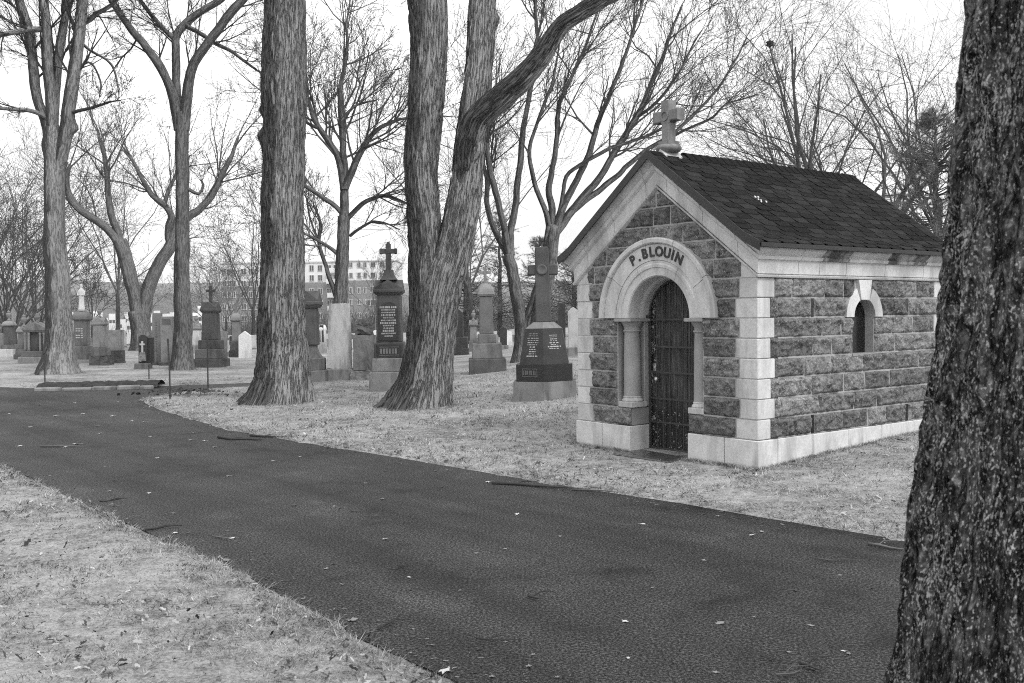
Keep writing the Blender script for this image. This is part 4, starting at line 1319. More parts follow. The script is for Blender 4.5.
T.limb([(555, 230), (566, 200), (577, 178), (590, 150), (602, 115), (616, 80), (628, 45), (640, 10), (648, -20)], [10, 9, 8, 7.5, 6, 5, 4, 3, 2], 10, seed=9., dy=-.6, spawn=12, sl=2.)
T.limb([(556, 232), (572, 210), (590, 188), (606, 165), (622, 140), (640, 112), (655, 75), (668, 40), (682, 5)], [11, 10, 9, 8, 7, 6, 5, 4, 2.5], 10, seed=10., dy=1., spawn=12, sl=2.)
T.limb([(559, 214), (566, 176), (586, 161), (610, 148), (632, 140), (652, 134), (664, 126)], [5, 5, 5, 4.5, 4, 3, 2], 8, seed=11., y0=-.1, dy=-1., spawn=8, sl=1.4)
T.limb([(570, 214), (592, 194), (612, 180), (630, 165), (645, 150), (668, 138), (690, 118), (716, 92), (735, 60), (746, 38)], [7, 7.5, 7, 6, 5, 4.5, 4, 3, 2.5, 1.5], 8, seed=12., y0=.2, dy=1.2, spawn=14, sl=1.8)
T.limb([(662, 142), (690, 128), (712, 118), (725, 104), (745, 98), (758, 94)], [4, 3.5, 3, 2.5, 2, 1], 8, seed=13., y0=.75, dy=-.2, spawn=9, sl=1.3)
T.limb([(634, 120), (655, 104), (672, 84), (690, 50), (702, 30)], [4.5, 4, 3.5, 2.5, 1.5], 8, seed=14., y0=.6, dy=-.3, spawn=9, sl=1.7)
T.crown(4, (5, 4, 4), trunk='bark_mid', mat='twig', rmin=.0045, wander=.14)


# --- vase-shaped trees whose shape is left to growth
def bare_tree(name, label, px, py, height, stems, spread, levels=4, kids=(7, 6, 4), rmin=.005, mat='twig', trunk='bark_dark', rad=.16, group=None, lean=0., rat=.52, fork=.22, up=.03, Y=None, ang=(20, 50)):
    if Y is None: bb = base_at(px, py)
    else:
        q = at(px, 300, Y); bb = (q.x, q.y, gz1(q.x, q.y))
    T = Tree(name, label, bb, group=group); r = T.r
    p = Vector(bb); fk = p + Vector((lean * fork * height, 0, fork * height))
    T.tr.add(*limb([p - Vector((0, 0, .15)), p + Vector((0, 0, .3)), (p + fk) / 2 + Vector((r.uniform(-.1, .1), 0, 0)), fk], [rad * 1.6, rad * 1.05, rad * .9, rad * .85], 12, .3))
    n = stems
    az = np.arange(n) * 2 * np.pi / n + r.uniform(0, 1, n); sp = np.radians(spread) * r.uniform(.25, 1.1, n)
    D = np.stack([np.cos(az) * np.sin(sp) + lean * .4, np.sin(az) * np.sin(sp), np.cos(sp)], -1)
    T.starts.append((np.repeat([tuple(fk)], n, 0) - D * rad * .3, unit(D), np.full(n, height * (1 - fork)) * r.uniform(.8, 1.1, n), np.full(n, rad * .36)))
    T.crown(levels, kids, (6, 5, 3, 3, 3), rmin=rmin, mat=mat, trunk=trunk, up=up, wander=.17, ratio=rat, ang=ang, thick=.45)
    return T.o


BACK = 'bare trees beyond the vault roof'
bare_tree('bare_tree', 'bare tree behind the middle of the vault roof, nearest the high clump of nest twigs', 806, 0, 12.6, 6, 34, rad=.30, Y=42, group=BACK, kids=(7, 6, 5), fork=.30, rat=.60, ang=(24, 55))
bare_tree('bare_tree', 'bare tree behind the rear end of the vault roof, spreading widest', 868, 0, 12.2, 7, 42, rad=.31, Y=43, group=BACK, lean=.05, kids=(7, 6, 5), fork=.28, rat=.60, ang=(24, 55))
bare_tree('bare_tree', 'thin bare tree standing farther back between the two bare trees over the vault roof', 834, 0, 13, 5, 34, rad=.22, Y=52, group=BACK, mat='twig', kids=(7, 6, 5), fork=.32, rat=.60, ang=(24, 55))
bare_tree('bare_tree', 'faint bare tree just right of the gable cross of the vault', 722, 0, 11.0, 7, 38, rad=.14, Y=60, group=BACK, mat='twig_pale')
bare_tree('bare_tree', 'pale bare tree beside the dark near trunk, over the pine', 940, 0, 15.2, 8, 36, rad=.24, Y=52, group=BACK, mat='twig', kids=(7, 6, 5), fork=.32, rat=.60, ang=(24, 55))
LEFT = 'thicket of bare trees at the left edge'
for px, Y, hh_, lab in ((4, 62, 11, 'twiggy bare tree at the extreme left edge of the lawn'), (22, 70, 12.5, 'tallest twiggy tree of the left thicket, just left of the four-stemmed tree'), (38, 58, 9, 'short bushy bare tree half hidden by the four-stemmed tree'), (-22, 60, 13, 'bare tree of the left thicket just outside the left edge'), (14, 54, 7.5, 'low dense shrub tree behind the leftmost urn monument'), (-8, 72, 10, 'rear bare tree of the left thicket')):
    bare_tree('bare_tree', lab, px, 0, hh_, 8, 38, rad=.15, Y=Y, group=LEFT, kids=(6, 6, 4), mat='twig', trunk='bark_dark', fork=.12, rmin=.008)
for px_, Y_, h_, lab_ in ((375, 110, 9, 'lower bare tree before the apartment block, right by the dark gabled monument'), (232, 125, 11, 'pale bare tree before the left end of the apartment block'), (205, 110, 8, 'pale bare tree left of the apartment block behind the dark square monument'), (148, 115, 8, 'pale bare tree far off behind the two joined slabs')):
    bare_tree('bare_tree', lab_, px_, 0, h_, 7, 40, rad=.14, Y=Y_, mat='twig_pale', trunk='bark_mid', rmin=.010, kids=(6, 5, 4), group='pale bare trees before the apartment block')
bare_tree('bare_tree', 'small bare tree in front of the left wing of the apartment block', 253, 0, 9.5, 5, 30, rad=.13, Y=62, mat='twig', rmin=.009)
bare_tree('bare_tree', 'bare tree standing between the forked dark tree and the massive trunk', 226, 0, 7, 5, 40, rad=.09, Y=78, mat='twig_pale', rmin=.009)
bare_tree('bare_tree', 'thin bare tree right behind the twin-trunked tree', 470, 0, 14.5, 6, 30, rad=.16, Y=58, mat='twig_pale', rmin=.008)
bare_tree('bare_tree', 'faint bare tree rising behind the low-forked leaning tree', 118, 0, 16, 7, 34, rad=.16, Y=75, mat='twig_pale', rmin=.009)
bare_tree('bare_tree', 'faint bare tree behind the pale statue on its domed pedestal', 92, 0, 6.5, 7, 36, rad=.10, Y=80, mat='twig', rmin=.010)

# nest in the tree behind the roof
nb_ = MB()
q0 = at(770, 44, 41.5)
for k in range(110):
    a = random.uniform(0, 6.28); e = random.uniform(-1, 1); rr_ = .10 * random.uniform(.6, 1)
    c0 = q0 + Vector((math.cos(a) * rr_, math.sin(a) * rr_, e * .09)); dd = Vector((random.gauss(0, 1), random.gauss(0, 1), random.gauss(0, .4))).normalized() * .10
    nb_.tube([c0 - dd, c0 + Vector((0, 0, .02)), c0 + dd], .012, 4)
no = nb_.build('bird_nest', M['twig_dark'])
org = Vector(q0); no.data.transform(Matrix.Translation(-org)); no.location = org
tag(no, 'ball of nest twigs high in the bare branches behind the vault roof', 'nest')


# --- conifers
def conifer(label, px, Y, height, rbase, seed, nwh=26, per=6, tuft=.22, ntuft=9, z0=.12, group=None, droop=-.05, name='pine_tree', gap=.0):
    q = at(px, 300, Y); bb = (q.x, q.y, gz1(q.x, q.y))
    T = Tree(name, label, bb, group=group); r = np.random.default_rng(seed)
    p = Vector(bb)
    T.tr.add(*limb([p - Vector((0, 0, .15)), p + Vector((0, 0, .3)), p + Vector((0, 0, height * .5)), p + Vector((0, 0, height))], [.3, .2, .13, .02], 10, .4))
    zs = np.sort(r.uniform(z0, .98, nwh * per)); az = r.uniform(0, 2 * np.pi, len(zs))
    ln = rbase * (1 - zs) ** .7 * r.uniform(.5, 1.15, len(zs)) + .25
    k_ = r.random(len(zs)) > gap
    zs, az, ln = zs[k_], az[k_], ln[k_]
    P = np.array(bb)[None, :] + np.stack([0 * zs, 0 * zs, zs * height], -1)
    D = unit(np.stack([np.cos(az), np.sin(az), droop + .5 * zs + r.normal(0, .12, len(zs))], -1))
    lv = grow(P, D, ln, np.full(len(zs), .03), 2, (5,), r, up=.02, wander=.12, ratio=.5, ang=(30, 55), rmin=.008)
    for (pts, rad) in lv: add_tubes(T.tr, pts, rad, 3)
    T.tr.build('trunk', M['bark_dark'], T.o, bb)
    C, Dv = [], []
    for pts, rad in lv:
        S = pts.shape[1] - 1
        for _ in range(ntuft):
            t_ = r.uniform(.25, 1, len(pts)) * S * .999; i = t_.astype(int); f_ = (t_ - i)[:, None]; ro = np.arange(len(pts))
            C.append(pts[ro, i] * (1 - f_) + pts[ro, i + 1] * f_); Dv.append(unit(pts[ro, i + 1] - pts[ro, i]))
    C, Dv = np.concatenate(C), np.concatenate(Dv)
    m = 5
    C = np.repeat(C, m, 0); Dv = np.repeat(Dv, m, 0); n = len(C)
    nd = unit(Dv * .7 + r.normal(0, .75, (n, 3))); w = np.cross(nd, unit(r.normal(size=(n, 3)))) * .0055
    lt_ = tuft * r.uniform(.6, 1.2, n)[:, None]
    V = np.stack([C - w, C + w, C + nd * lt_], 1).reshape(-1, 3) - np.array(bb)
    me = np_mesh('crown', V, [np.arange(n * 3).reshape(-1, 3)], False)
    link('crown', me, M['needle'], T.o)


conifer('dark pine with drooping sprays between the vault and the dark near trunk', 936, 38, 8.9, 4.4, 1, nwh=34, per=6, ntuft=15, gap=.2, tuft=.26, z0=.05)
CG = 'dark conifers behind the middle monuments'
for i, (px, Y, hh_, rb_, lab) in enumerate(((466, 62, 7.2, 2.6, 'dark conifer right of the twin trunks, nearest them'), (500, 70, 8.8, 3.0, 'tallest dark conifer, behind the monument with a draped round top'), (540, 66, 6.6, 2.4, 'dark conifer partly hidden by the tall cross monument'), (574, 60, 5.2, 2.2, 'dark conifer beside the left corner of the vault'), (1010, 45, 9, 3.5, 'pine hidden behind the dark near trunk'))):
    conifer(lab, px, Y, hh_, rb_, 10 + i, nwh=20, per=6, ntuft=7, group=CG if i < 4 else None, name='conifer')

# --- the near tree on the right edge
q = (1.475, 2.42)
b = (q[0], q[1], gz1(*q)); T = Tree('maple_tree', 'dark trunk flecked with pale lichen close up at the right edge', b)
Yn = b[1]
def nr(px, py, w): return at(px + w / 2, py, Yn)
wp = [(890, 760, 314), (897, 683, 300), (908, 600, 292), (922, 500, 284), (936, 400, 278), (948, 300, 272), (959, 200, 268), (968, 100, 264), (975, 0, 260), (981, -120, 254), (987, -400, 244), (994, -900, 236)]
pts = [Vector((b[0] - .03, b[1], b[2] - .1)), Vector((b[0] - .03, b[1], b[2] + .25))] + [nr(x, y, w) for x, y, w in wp]
rad = [.56, .44] + [w / 2 * Yn / F for x, y, w in wp]
for f0, f1, stp, ns in ((0, len(pts), .010, 300),):
    T.tr.add(*limb(pts, rad, ns, stp, amp=.024, freq=24, vs=.24, lobes=((4, .05), (7, .04)), lump=.008, seed=21., crook=0))
for s_ in (-1, 1):
    e = pts[-1]
    pl_ = [e - Vector((0, 0, .3)), e + Vector((s_ * .6, .3, 1.2)), e + Vector((s_ * 1.4, .8, 2.6))]
    T.tr.add(*limb(pl_, [.20, .15, .07], 24, .1, seed=3. + s_))
    T.starts.append((np.array([tuple(pl_[-1])]), np.array([[s_ * .5, .2, .8]]), np.array([2.]), np.array([.06])))
T.crown(4, (4, 4, 4), trunk='bark_near', mat='twig_dark')
# ---------------------------------------------------------------- gravestones and monuments
class Mon:
    """a monument built upward from its base; sizes are given as seen (pixels) and turned into metres at its distance"""
    def __init__(self, name, label, cat, px, py, rz=0., group=None, Y=None):
        p = gat(px, py)
        if Y: q_ = at(px, 300, Y); p = Vector((q_.x, Y, gz1(q_.x, Y)))
        self.p = p; self.k = p.y / F; self.py = py
        self.o = empty(name, (p.x, p.y, p.z - .02), rz); tag(self.o, label, cat, group)
        lr = random.Random(label); self.o.rotation_euler = (lr.gauss(0, .010), lr.gauss(0, .012), rz)
        self.z = -.12 if True else 0
        self.px = px

    def zz(self, py): return (at(self.px, py, self.p.y).z - self.p.z + .02)

    def part(self, nm, kind, w0, w1, top, mat, df=1., bot=None, parent=None, smooth=False, **kw):
        a0, a1 = w0 * self.k / 2, w1 * self.k / 2
        z0 = self.z if bot is None else self.zz(bot)
        z1 = self.zz(top); m = MB(); h = z1 - z0
        c = min(.02, a0 * .12)

        def sq(a, z, d=df, ch=c):
            b_ = a * d
            return [(-a + ch, -b_, z), (a - ch, -b_, z), (a, -b_ + ch, z), (a, b_ - ch, z), (a - ch, b_, z), (-a + ch, b_, z), (-a, b_ - ch, z), (-a, -b_ + ch, z)]
        if kind == 'sq': m.loft([sq(a0 - c * .5, z0), sq(a0, z0 + c), sq(a1, z1 - c), sq(a1 - c, z1)])
        elif kind == 'wash': m.loft([sq(a0, z0), sq(a0, z0 + h * .6), sq(a1, z1)])
        elif kind == 'concave': m.loft([sq(a0 + (a1 - a0) * (1 - (1 - t_) ** 2), z0 + h * t_) for t_ in (0, .15, .3, .5, .75, 1)])
        elif kind == 'cap':
            m.loft([sq(a0 * .80, z0), sq(a0 * .9, z0 + h * .10), sq(a0, z0 + h * .2), sq(a0, z0 + h * .34), sq(a0 * .92, z0 + h * .40)])
            zb = z0 + h * .40
            for ax in 'xy': m.prism([(-a0 * .92, zb), (a0 * .92, zb), (a0 * .86, zb + h * .1), (0, z1), (-a0 * .86, zb + h * .1)], ax, -a0 * .93, a0 * .93)
        elif kind == 'roofcap':
            m.loft([sq(a0 * .84, z0), sq(a0, z0 + h * .22), sq(a0, z0 + h * .4)])
            m.prism([(-a0, z0 + h * .4), (a0, z0 + h * .4), (a1, z1 - h * .08), (0, z1), (-a1, z1 - h * .08)], 'y', -a0 * df, a0 * df)
        elif kind == 'dome':
            m.loft([sq(a0 * .86, z0), sq(a0, z0 + h * .14), sq(a0, z0 + h * .34)])
            m.loft([sq(a0 * .97 * math.cos(t_), z0 + h * .34 + h * .66 * math.sin(t_) * 1.0, ch=a0 * .25 * math.cos(t_)) for t_ in (0, .3, .6, .9, 1.2, 1.45)])
        elif kind == 'lathe': m.lathe([(max(.002, r_ * a0), z0 + t_ * h) for r_, t_ in kw['prof']], 20)
        elif kind == 'urn': m.lathe([(r_ * a0, z0 + t_ * h) for r_, t_ in ((.7, 0), (.7, .08), (.35, .14), (.3, .24), (.75, .38), (1., .58), (.95, .68), (.5, .74), (.55, .78), (.7, .8), (.45, .88), (.2, .93), (.22, .97), (.02, 1))], 18)
        elif kind == 'cross':
            pw = a0 * kw.get('post', .3); d = kw.get('d', pw * .8); az = z0 + h * kw.get('arm', .70); aw = pw * kw.get('aw', .95)
            ch = pw * .18

            def bar(P0, P1, u_, w_, e_):
                P0, P1, u_ = Vector(P0), Vector(P1), Vector(u_)
                n_ = Vector((0, 1, 0)); rg = []
                for P_ in (P0, P1): rg.append([P_ + u_ * x + n_ * y for x, y in ((-w_ + ch, -e_), (w_ - ch, -e_), (w_, -e_ + ch), (w_, e_ - ch), (w_ - ch, e_), (-w_ + ch, e_), (-w_, e_ - ch), (-w_, -e_ + ch))])
                m.loft(rg)
            bar((0, 0, z0), (0, 0, z1), (1, 0, 0), pw, d)
            bar((pw * .9, 0, az), (a0, 0, az), (0, 0, 1), aw, d * .96); bar((-pw * .9, 0, az), (-a0, 0, az), (0, 0, 1), aw, d * .96)
            if kw.get('ends'):
                for x, z in ((a0 * .96, az), (-a0 * .96, az), (0, z1 - pw * .3)): m.box(x - pw * .62, x + pw * .62, -d * 1.15, d * 1.15, z - pw * 1.15, z + pw * 1.15, pw * .3)
                m.box(-pw * 1.3, pw * 1.3, -d * 1.2, d * 1.2, az - pw * 1.3, az + pw * 1.3, pw * .5)
        elif kind == 'figure':
            m.lathe([(r_ * a0, z0 + t_ * h) for r_, t_ in ((.95, 0), (.85, .1), (.7, .3), (.66, .45), (.72, .56), (.82, .68), (.80, .76), (.5, .82), (.26, .845), (.30, .88), (.36, .93), (.3, .98), (.03, 1))], 16)
            for s_ in (-1, 1): m.tube([(s_ * a0 * .78, 0, z0 + h * .74), (s_ * a0 * .95, -a0 * .4, z0 + h * .58), (s_ * a0 * .25, -a0 * .85, z0 + h * .60)], [a0 * .24, a0 * .2, a0 * .15], 8)
        elif kind in ('round', 'point', 'flat', 'should'):
            hh_ = {'round': [(a1 * math.cos(t_), z1 - a1 * .75 + a1 * .75 * math.sin(t_)) for t_ in [math.pi * i / 14 for i in range(15)]], 'point': [(a1, z1 - a1 * .8), (a1 * .45, z1 - a1 * .34), (0, z1), (-a1 * .45, z1 - a1 * .34), (-a1, z1 - a1 * .8)], 'flat': [(a1, z1), (-a1, z1)],
                   'should': [(a1, z1 - a1 * .45), (a1 * .82, z1 - a1 * .42), (a1 * .5, z1 - a1 * .1), (0, z1), (-a1 * .5, z1 - a1 * .1), (-a1 * .82, z1 - a1 * .42), (-a1, z1 - a1 * .45)]}[kind]
            pl_ = [(-a0, z0), (a0, z0)] + hh_
            d = a0 * df
            e = min(.015, d * .3)
            ins = [(x * .97, z0 + (z - z0) * .992) for x, z in pl_]
            P = lambda q, y: [(x, y, z) for x, z in q]
            m.loft([P(ins, -d), P(pl_, -d + e), P(pl_, d - e), P(ins, d)])
        elif kind == 'hex':
            m.loft([[(r_ * math.cos(math.pi / 6 + i * math.pi / 3), r_ * math.sin(math.pi / 6 + i * math.pi / 3), z) for i in range(6)] for r_, z in ((a0, z0), (a1, z1))])
        elif kind == 'rough':
            n_ = 12; vs_, fs_ = [], []
            sd_ = random.uniform(0, 90); amp = kw.get('amp', .06)
            bm = bmesh.new(); bmesh.ops.create_cube(bm, size=2); bmesh.ops.subdivide_edges(bm, edges=bm.edges, cuts=14, use_grid_fill=True)
            co_ = np.array([v.co for v in bm.verts])
            nz_ = np.stack([fbm(co_ * 1.7 + sd_ + k * 31, 4) - .5 for k in range(3)], -1)
            tt_ = (co_[:, 2:3] + 1) / 2
            ww = a0 + (a1 - a0) * tt_
            q_ = np.concatenate([co_[:, :1] * ww, co_[:, 1:2] * ww * df, z0 + tt_ * h], 1) + nz_ * amp * 2
            if kw.get('slant'): q_[:, 2] += co_[:, 0] * tt_[:, 0] * kw['slant']
            for v, x in zip(bm.verts, q_): v.co = x
            me = bpy.data.meshes.new(nm); bm.to_mesh(me); bm.free()
            self.z = z1
            return link(nm, me, M[mat], parent or self.o)
        if bot is None or kw.get('stack'): self.z = z1
        return m.build(nm, M[mat], parent or self.o, smooth or kind in ('urn', 'lathe', 'figure'))

    def insc(self, w, top, bot, rows, front, mat='insc', xoff=0., seed=0, slope=0., thin=.0):
        """illegible lines of lettering cut in the face"""
        m = MB(); r = random.Random(seed + int(self.px)); a = w * self.k / 2; z1, z0 = self.zz(top), self.zz(bot)
        for i in range(rows):
            zc = z1 + (z0 - z1) * (i + .5) / rows; hgt = abs(z1 - z0) / rows * (.26 if i % 3 else .38)
            ln = a * r.uniform(.45, 1.); x = -ln
            while x < ln:
                d = r.uniform(.5, 1.2) * hgt * 1.5
                y = -front - slope * (zc - z0)
                m.box(xoff + x, xoff + min(x + d, ln), y - .004, y + .006, zc - hgt, zc + hgt, .001)
                x += d + hgt * r.uniform(.25, .9)
        return m


def die_front(M_, w, df=1.): return w * M_.k / 2 * df


# hexagonal monument with the tall cross (nearest to the vault)
m = Mon('cross_monument', 'tall plain stone cross on tapering dark inscribed hexagonal base beside the vault', 'monument', 545.5, 399, R_(-4))
m.part('footing', 'hex', 72, 71, 380, 'm_grey'); m.part('name_band', 'hex', 64, 64, 363, 'slab_black'); m.part('die', 'hex', 56, 42, 328, 'slab_dark')
bd_ = m.part('die_cap', 'hex', 41, 24, 322, 'm_grey')
m.part('cross_shaft', 'sq', 15.5, 13, 247, 'm_darkgrey', 1.0)
k = m.k
a_ = MB(); zc = m.zz(270)
a_.box(-14.5 * k, 15.5 * k, -5.4 * k, 5.4 * k, zc - 5.2 * k, zc + 5.2 * k, .02); a_.build('cross_arm', M['m_darkgrey'], m.o)
rz_ = MB(); rz_.lathe([(5.2 * k, 0), (5.2 * k, .02), (4.4 * k, .035), (3.4 * k, .02)], 20); me = rz_.mesh('roundel', True); me.transform(Matrix.Rotation(math.pi / 2, 4, 'X')); ro_ = link('roundel', me, M['m_mid'], m.o); ro_.location = (0, -6.9 * k, zc)
for ang, rows, nm_ in ((R_(-60 - 60), 11, 'insc'), (R_(-60), 8, 'insc')):
    # lettering lies on the two sloping faces turned to the path
    ca, sa = math.cos(ang), math.sin(ang); tx, ty = -sa, ca
    z0_, z1_ = m.zz(362), m.zz(329); ap0, ap1 = 28 * k * math.cos(math.pi / 6), 21 * k * math.cos(math.pi / 6)
    im = MB(); r_ = random.Random(rows)
    for i in range(rows):
        f_ = .92 - .74 * (i + .5) / rows if rows > 9 else .86 - .46 * (i + .5) / rows
        z = z0_ + (z1_ - z0_) * f_; ap = ap0 + (ap1 - ap0) * f_ + .004; hg_ = .007 if i % 2 else .011
        ln = 8.5 * k * r_.uniform(.35, .8) * (1.15 if rows < 10 else 1); x = -ln
        while x < ln:
            d = r_.uniform(.02, .06)
            P = lambda xx, zz, o: (ca * (ap + o) + tx * xx, sa * (ap + o) + ty * xx, zz)
            im.loft([[P(x, z - hg_, o), P(min(x + d, ln), z - hg_, o), P(min(x + d, ln), z + hg_, o - .008), P(x, z + hg_, o - .008)] for o in (-.03, .002)])
            x += d + r_.uniform(.008, .03)
    im.build('inscription', M['insc'], m.o)
ang = R_(-120); ca, sa = math.cos(ang), math.sin(ang); tx, ty = -sa, ca; ap = 32 * k * math.cos(math.pi / 6) + .004
fm = MB(); zc_ = m.zz(371)
for (x0, x1, z0_, z1_) in ((-.16, .16, -.075, -.066), (-.16, .16, .066, .075), (-.16, -.151, -.066, .066), (.151, .16, -.066, .066)) + tuple((x - .016, x + .012 * (i % 2), -.04, .04) for i, x in enumerate((-.12, -.08, -.035, .01, .05, .09, .125))):
    fm.loft([[(ca * (ap + o) + tx * x, sa * (ap + o) + ty * x, zc_ + z) for x, z in ((x0, z0_), (max(x1, x0 + .009), z0_), (max(x1, x0 + .009), z1_), (x0, z1_))] for o in (-.02, .002)])
fm.build('name_panel', M['insc_dim'], m.o)

# tall dark inscribed monument with a cross, left of the twin trunks
m = Mon('cross_monument', 'tall dark gabled monument with round-armed cross and inscribed panel left of the twin trunks', 'monument', 391, 392, R_(2))
m.part('lower_step', 'sq', 40, 39, 371, 'm_grey'); m.part('upper_step', 'sq', 34, 33, 357.5, 'm_grey')
m.part('name_block', 'sq', 30, 29, 342, 'm_darkgrey'); m.part('die', 'sq', 25, 23.5, 295, 'm_darkgrey'); m.part('gabled_cap', 'cap', 30, 30, 280, 'm_darkgrey')
m.part('cross_base', 'concave', 17, 9, 270, 'm_darkgrey'); m.part('cross', 'cross', 15, 15, 244, 'm_darkgrey', post=.34, ends=True, arm=.72)
k = m.k; dfz = 12.6 * k
pn_ = MB(); z0_, z1_ = m.zz(340), m.zz(302)
pn_.prism([(-9.5 * k, z0_), (9.5 * k, z0_), (9.5 * k, z1_ - 9 * k)] + [(9.5 * k * math.cos(t_), z1_ - 9 * k + 9 * k * math.sin(t_)) for t_ in [math.pi * i / 10 for i in range(1, 10)]] + [(-9.5 * k, z1_ - 9 * k)], 'y', -dfz - .02, -dfz + .1)
pn_.build('panel', M['slab_black'], m.o)
m.insc(17, 306, 337, 12, dfz + .02, seed=3).build('inscription', M['insc'], m.o)
np_ = MB(); np_.box(-12.5 * k, 12.5 * k, -15.2 * k, -14 * k, m.zz(356), m.zz(344), .01); npo = np_.build('name_panel', M['slab_black'], m.o)
np_ = MB(); zc_ = m.zz(350.5)
for s0 in (-1, 1): np_.box(-10 * k, 10 * k, -15.3 * k, -15.1 * k, zc_ + s0 * 4 * k - .006, zc_ + s0 * 4 * k + .006, .001)
for x in (-8, -5, -2.2, .8, 3.8, 6.6): np_.box((x - .9) * k, (x + 1.1) * k, -15.35 * k, -15.1 * k, zc_ - 2.6 * k, zc_ + 2.6 * k, .004)
np_.build('name_letters', M['m_grey'], npo)

m = Mon('standing_stone', 'tall pale rough-edged upright slab blotched with lichen', 'gravestone', 340, 381, R_(6))
m.part('base', 'sq', 27, 27, 368.5, 'm_grey', .7); m.part('slab', 'rough', 24, 20.5, 304, 'm_stained', .42, amp=.03)
m = Mon('rock_monument', 'rough dark boulder gravestone topped by a carved recumbent shape', 'gravestone', 365, 381, R_(-5))
m.part('rock_base', 'rough', 27, 24, 370, 'm_mid', .7, amp=.06); m.part('boulder', 'rough', 21.5, 21, 335, 'm_mid', .6, amp=.035)
cv = m.part('carving', 'rough', 17, 10, 321, 'm_darkgrey', .7, amp=.09, slant=-.06)
m.part('carved_head', 'lathe', 6, 6, 317, 'm_darkgrey', bot=325, parent=cv, prof=((.4, 0), (.9, .3), (1, .6), (.6, .9), (.05, 1)))
m = Mon('pedestal_monument', 'dark corniced pedestal monument half hidden right of the massive trunk', 'monument', 310, 382, 0)
m.part('lower_step', 'sq', 37, 37, 370, 'm_mid'); m.part('upper_step', 'sq', 28, 28, 358, 'm_mid'); m.part('plinth', 'concave', 24, 14, 345, 'm_mid'); m.part('die', 'sq', 18, 17, 308, 'm_darkgrey')
m.part('cornice', 'cap', 25, 25, 291, 'm_darkgrey')

# round-topped monument and neighbours between the twin trunks and the big cross
m = Mon('cross_monument', 'grey monument with small cross over draped round top on dark stepped base', 'monument', 487.5, 373, R_(3))
m.part('lower_step', 'sq', 37, 36.5, 358, 'm_darkgrey'); m.part('upper_step', 'sq', 30, 29, 343, 'm_mid'); m.part('plinth', 'sq', 18.5, 18, 334, 'm_mid'); m.part('die', 'sq', 14, 12.5, 296, 'm_mid')
m.part('draped_top', 'dome', 17, 17, 283, 'm_grey'); m.part('cross', 'cross', 11.5, 11.5, 268, 'm_grey', post=.26)
m = Mon('obelisk_monument', 'near-black slab monument with arched base just right of the twin trunks', 'monument', 459, 356, 0)
m.part('base', 'sq', 20, 20, 348, 'slab_dark'); m.part('arched_block', 'sq', 18, 18, 337, 'slab_dark'); m.part('die', 'point', 9.5, 9, 309, 'slab_dark', .8)
m = Mon('finial_monument', 'slender pale finial monument between the near-black slab and the round-topped monument', 'monument', 473.5, 352, 0)
m.part('base', 'sq', 9, 9, 341, 'm_mid'); m.part('die', 'sq', 7, 6, 326, 'm_grey'); m.part('cap', 'cap', 9, 9, 320, 'm_grey'); m.part('urn', 'urn', 4.5, 4.5, 310, 'm_grey')
m = Mon('headstone', 'small dark rounded headstone left of the big cross trunk bases', 'gravestone', 503.5, 350, 0)
m.part('base', 'sq', 10, 10, 345, 'm_grey'); m.part('tablet', 'should', 7, 7, 327, 'slab_dark', .4)
m = Mon('headstone', 'pale headstone with gabled top seen against the left corner of the vault', 'gravestone', 574, 357, 0)
m.part('base', 'sq', 14, 14, 347, 'm_grey'); m.part('tablet', 'point', 11, 10.5, 307, 'm_pale', .5)
m = Mon('headstone', 'dark narrow stele close behind the right arm of the tall cross', 'gravestone', 562, 358, 0)
m.part('base', 'sq', 12, 12, 348, 'm_mid'); m.part('tablet', 'flat', 7, 7, 303, 'slab_dark', .5)
m = Mon('headstone', 'small pale headstone low between the trees left of the big cross', 'gravestone', 509.5, 346, 0)
m.part('tablet', 'round', 6, 6, 331, 'm_white', .4)

# left of the massive trunk
m = Mon('cross_monument', 'dark square monument with a short cross on a peaked cap on a broad stepped base', 'monument', 211.5, 368, R_(-3))
m.part('lower_step', 'sq', 29, 28.5, 358.5, 'm_darkgrey'); m.part('upper_step', 'sq', 25, 24, 349, 'm_mid'); m.part('plinth', 'sq', 20, 19.5, 340, 'm_darkgrey'); m.part('die', 'sq', 15, 13.5, 313, 'm_darkgrey')
m.part('peaked_cap', 'cap', 17, 17, 302, 'm_darkgrey'); m.part('cross', 'cross', 9, 9, 286, 'm_darkgrey', post=.34)
m = Mon('cross_stele', 'small pale grey cross stone right of the dark square monument', 'gravestone', 226, 357, R_(5))
m.part('base', 'sq', 8, 7, 352, 'm_grey'); m.part('cross', 'cross', 7, 7, 331, 'm_grey', post=.42, arm=.62)
m = Mon('cross_monument', 'grey column monument with rounded cap and cross behind the white pointed headstone', 'monument', 237, 358, 0)
m.part('base', 'sq', 13, 13, 350, 'slab_dark'); m.part('step', 'sq', 11, 10, 341, 'm_darkgrey'); m.part('die', 'sq', 8, 7, 321, 'm_mid'); m.part('cap', 'dome', 10, 10, 313, 'm_grey'); m.part('cross', 'cross', 7.5, 7.5, 303, 'm_mid', post=.3)
m = Mon('headstone', 'bright white pointed headstone left of the massive trunk', 'gravestone', 245.3, 359, R_(4))
m.part('tablet', 'point', 12.5, 12, 331, 'm_white', .35)
m = Mon('urn_monument', 'small pale monument with urn just right of the forked dark tree', 'monument', 197, 354, 0)
m.part('base', 'sq', 10, 10, 345, 'm_grey'); m.part('die', 'sq', 7.5, 7, 330, 'm_pale'); m.part('cap', 'cap', 9.5, 9.5, 323, 'm_grey'); m.part('urn', 'urn', 4.5, 4.5, 315, 'm_grey')
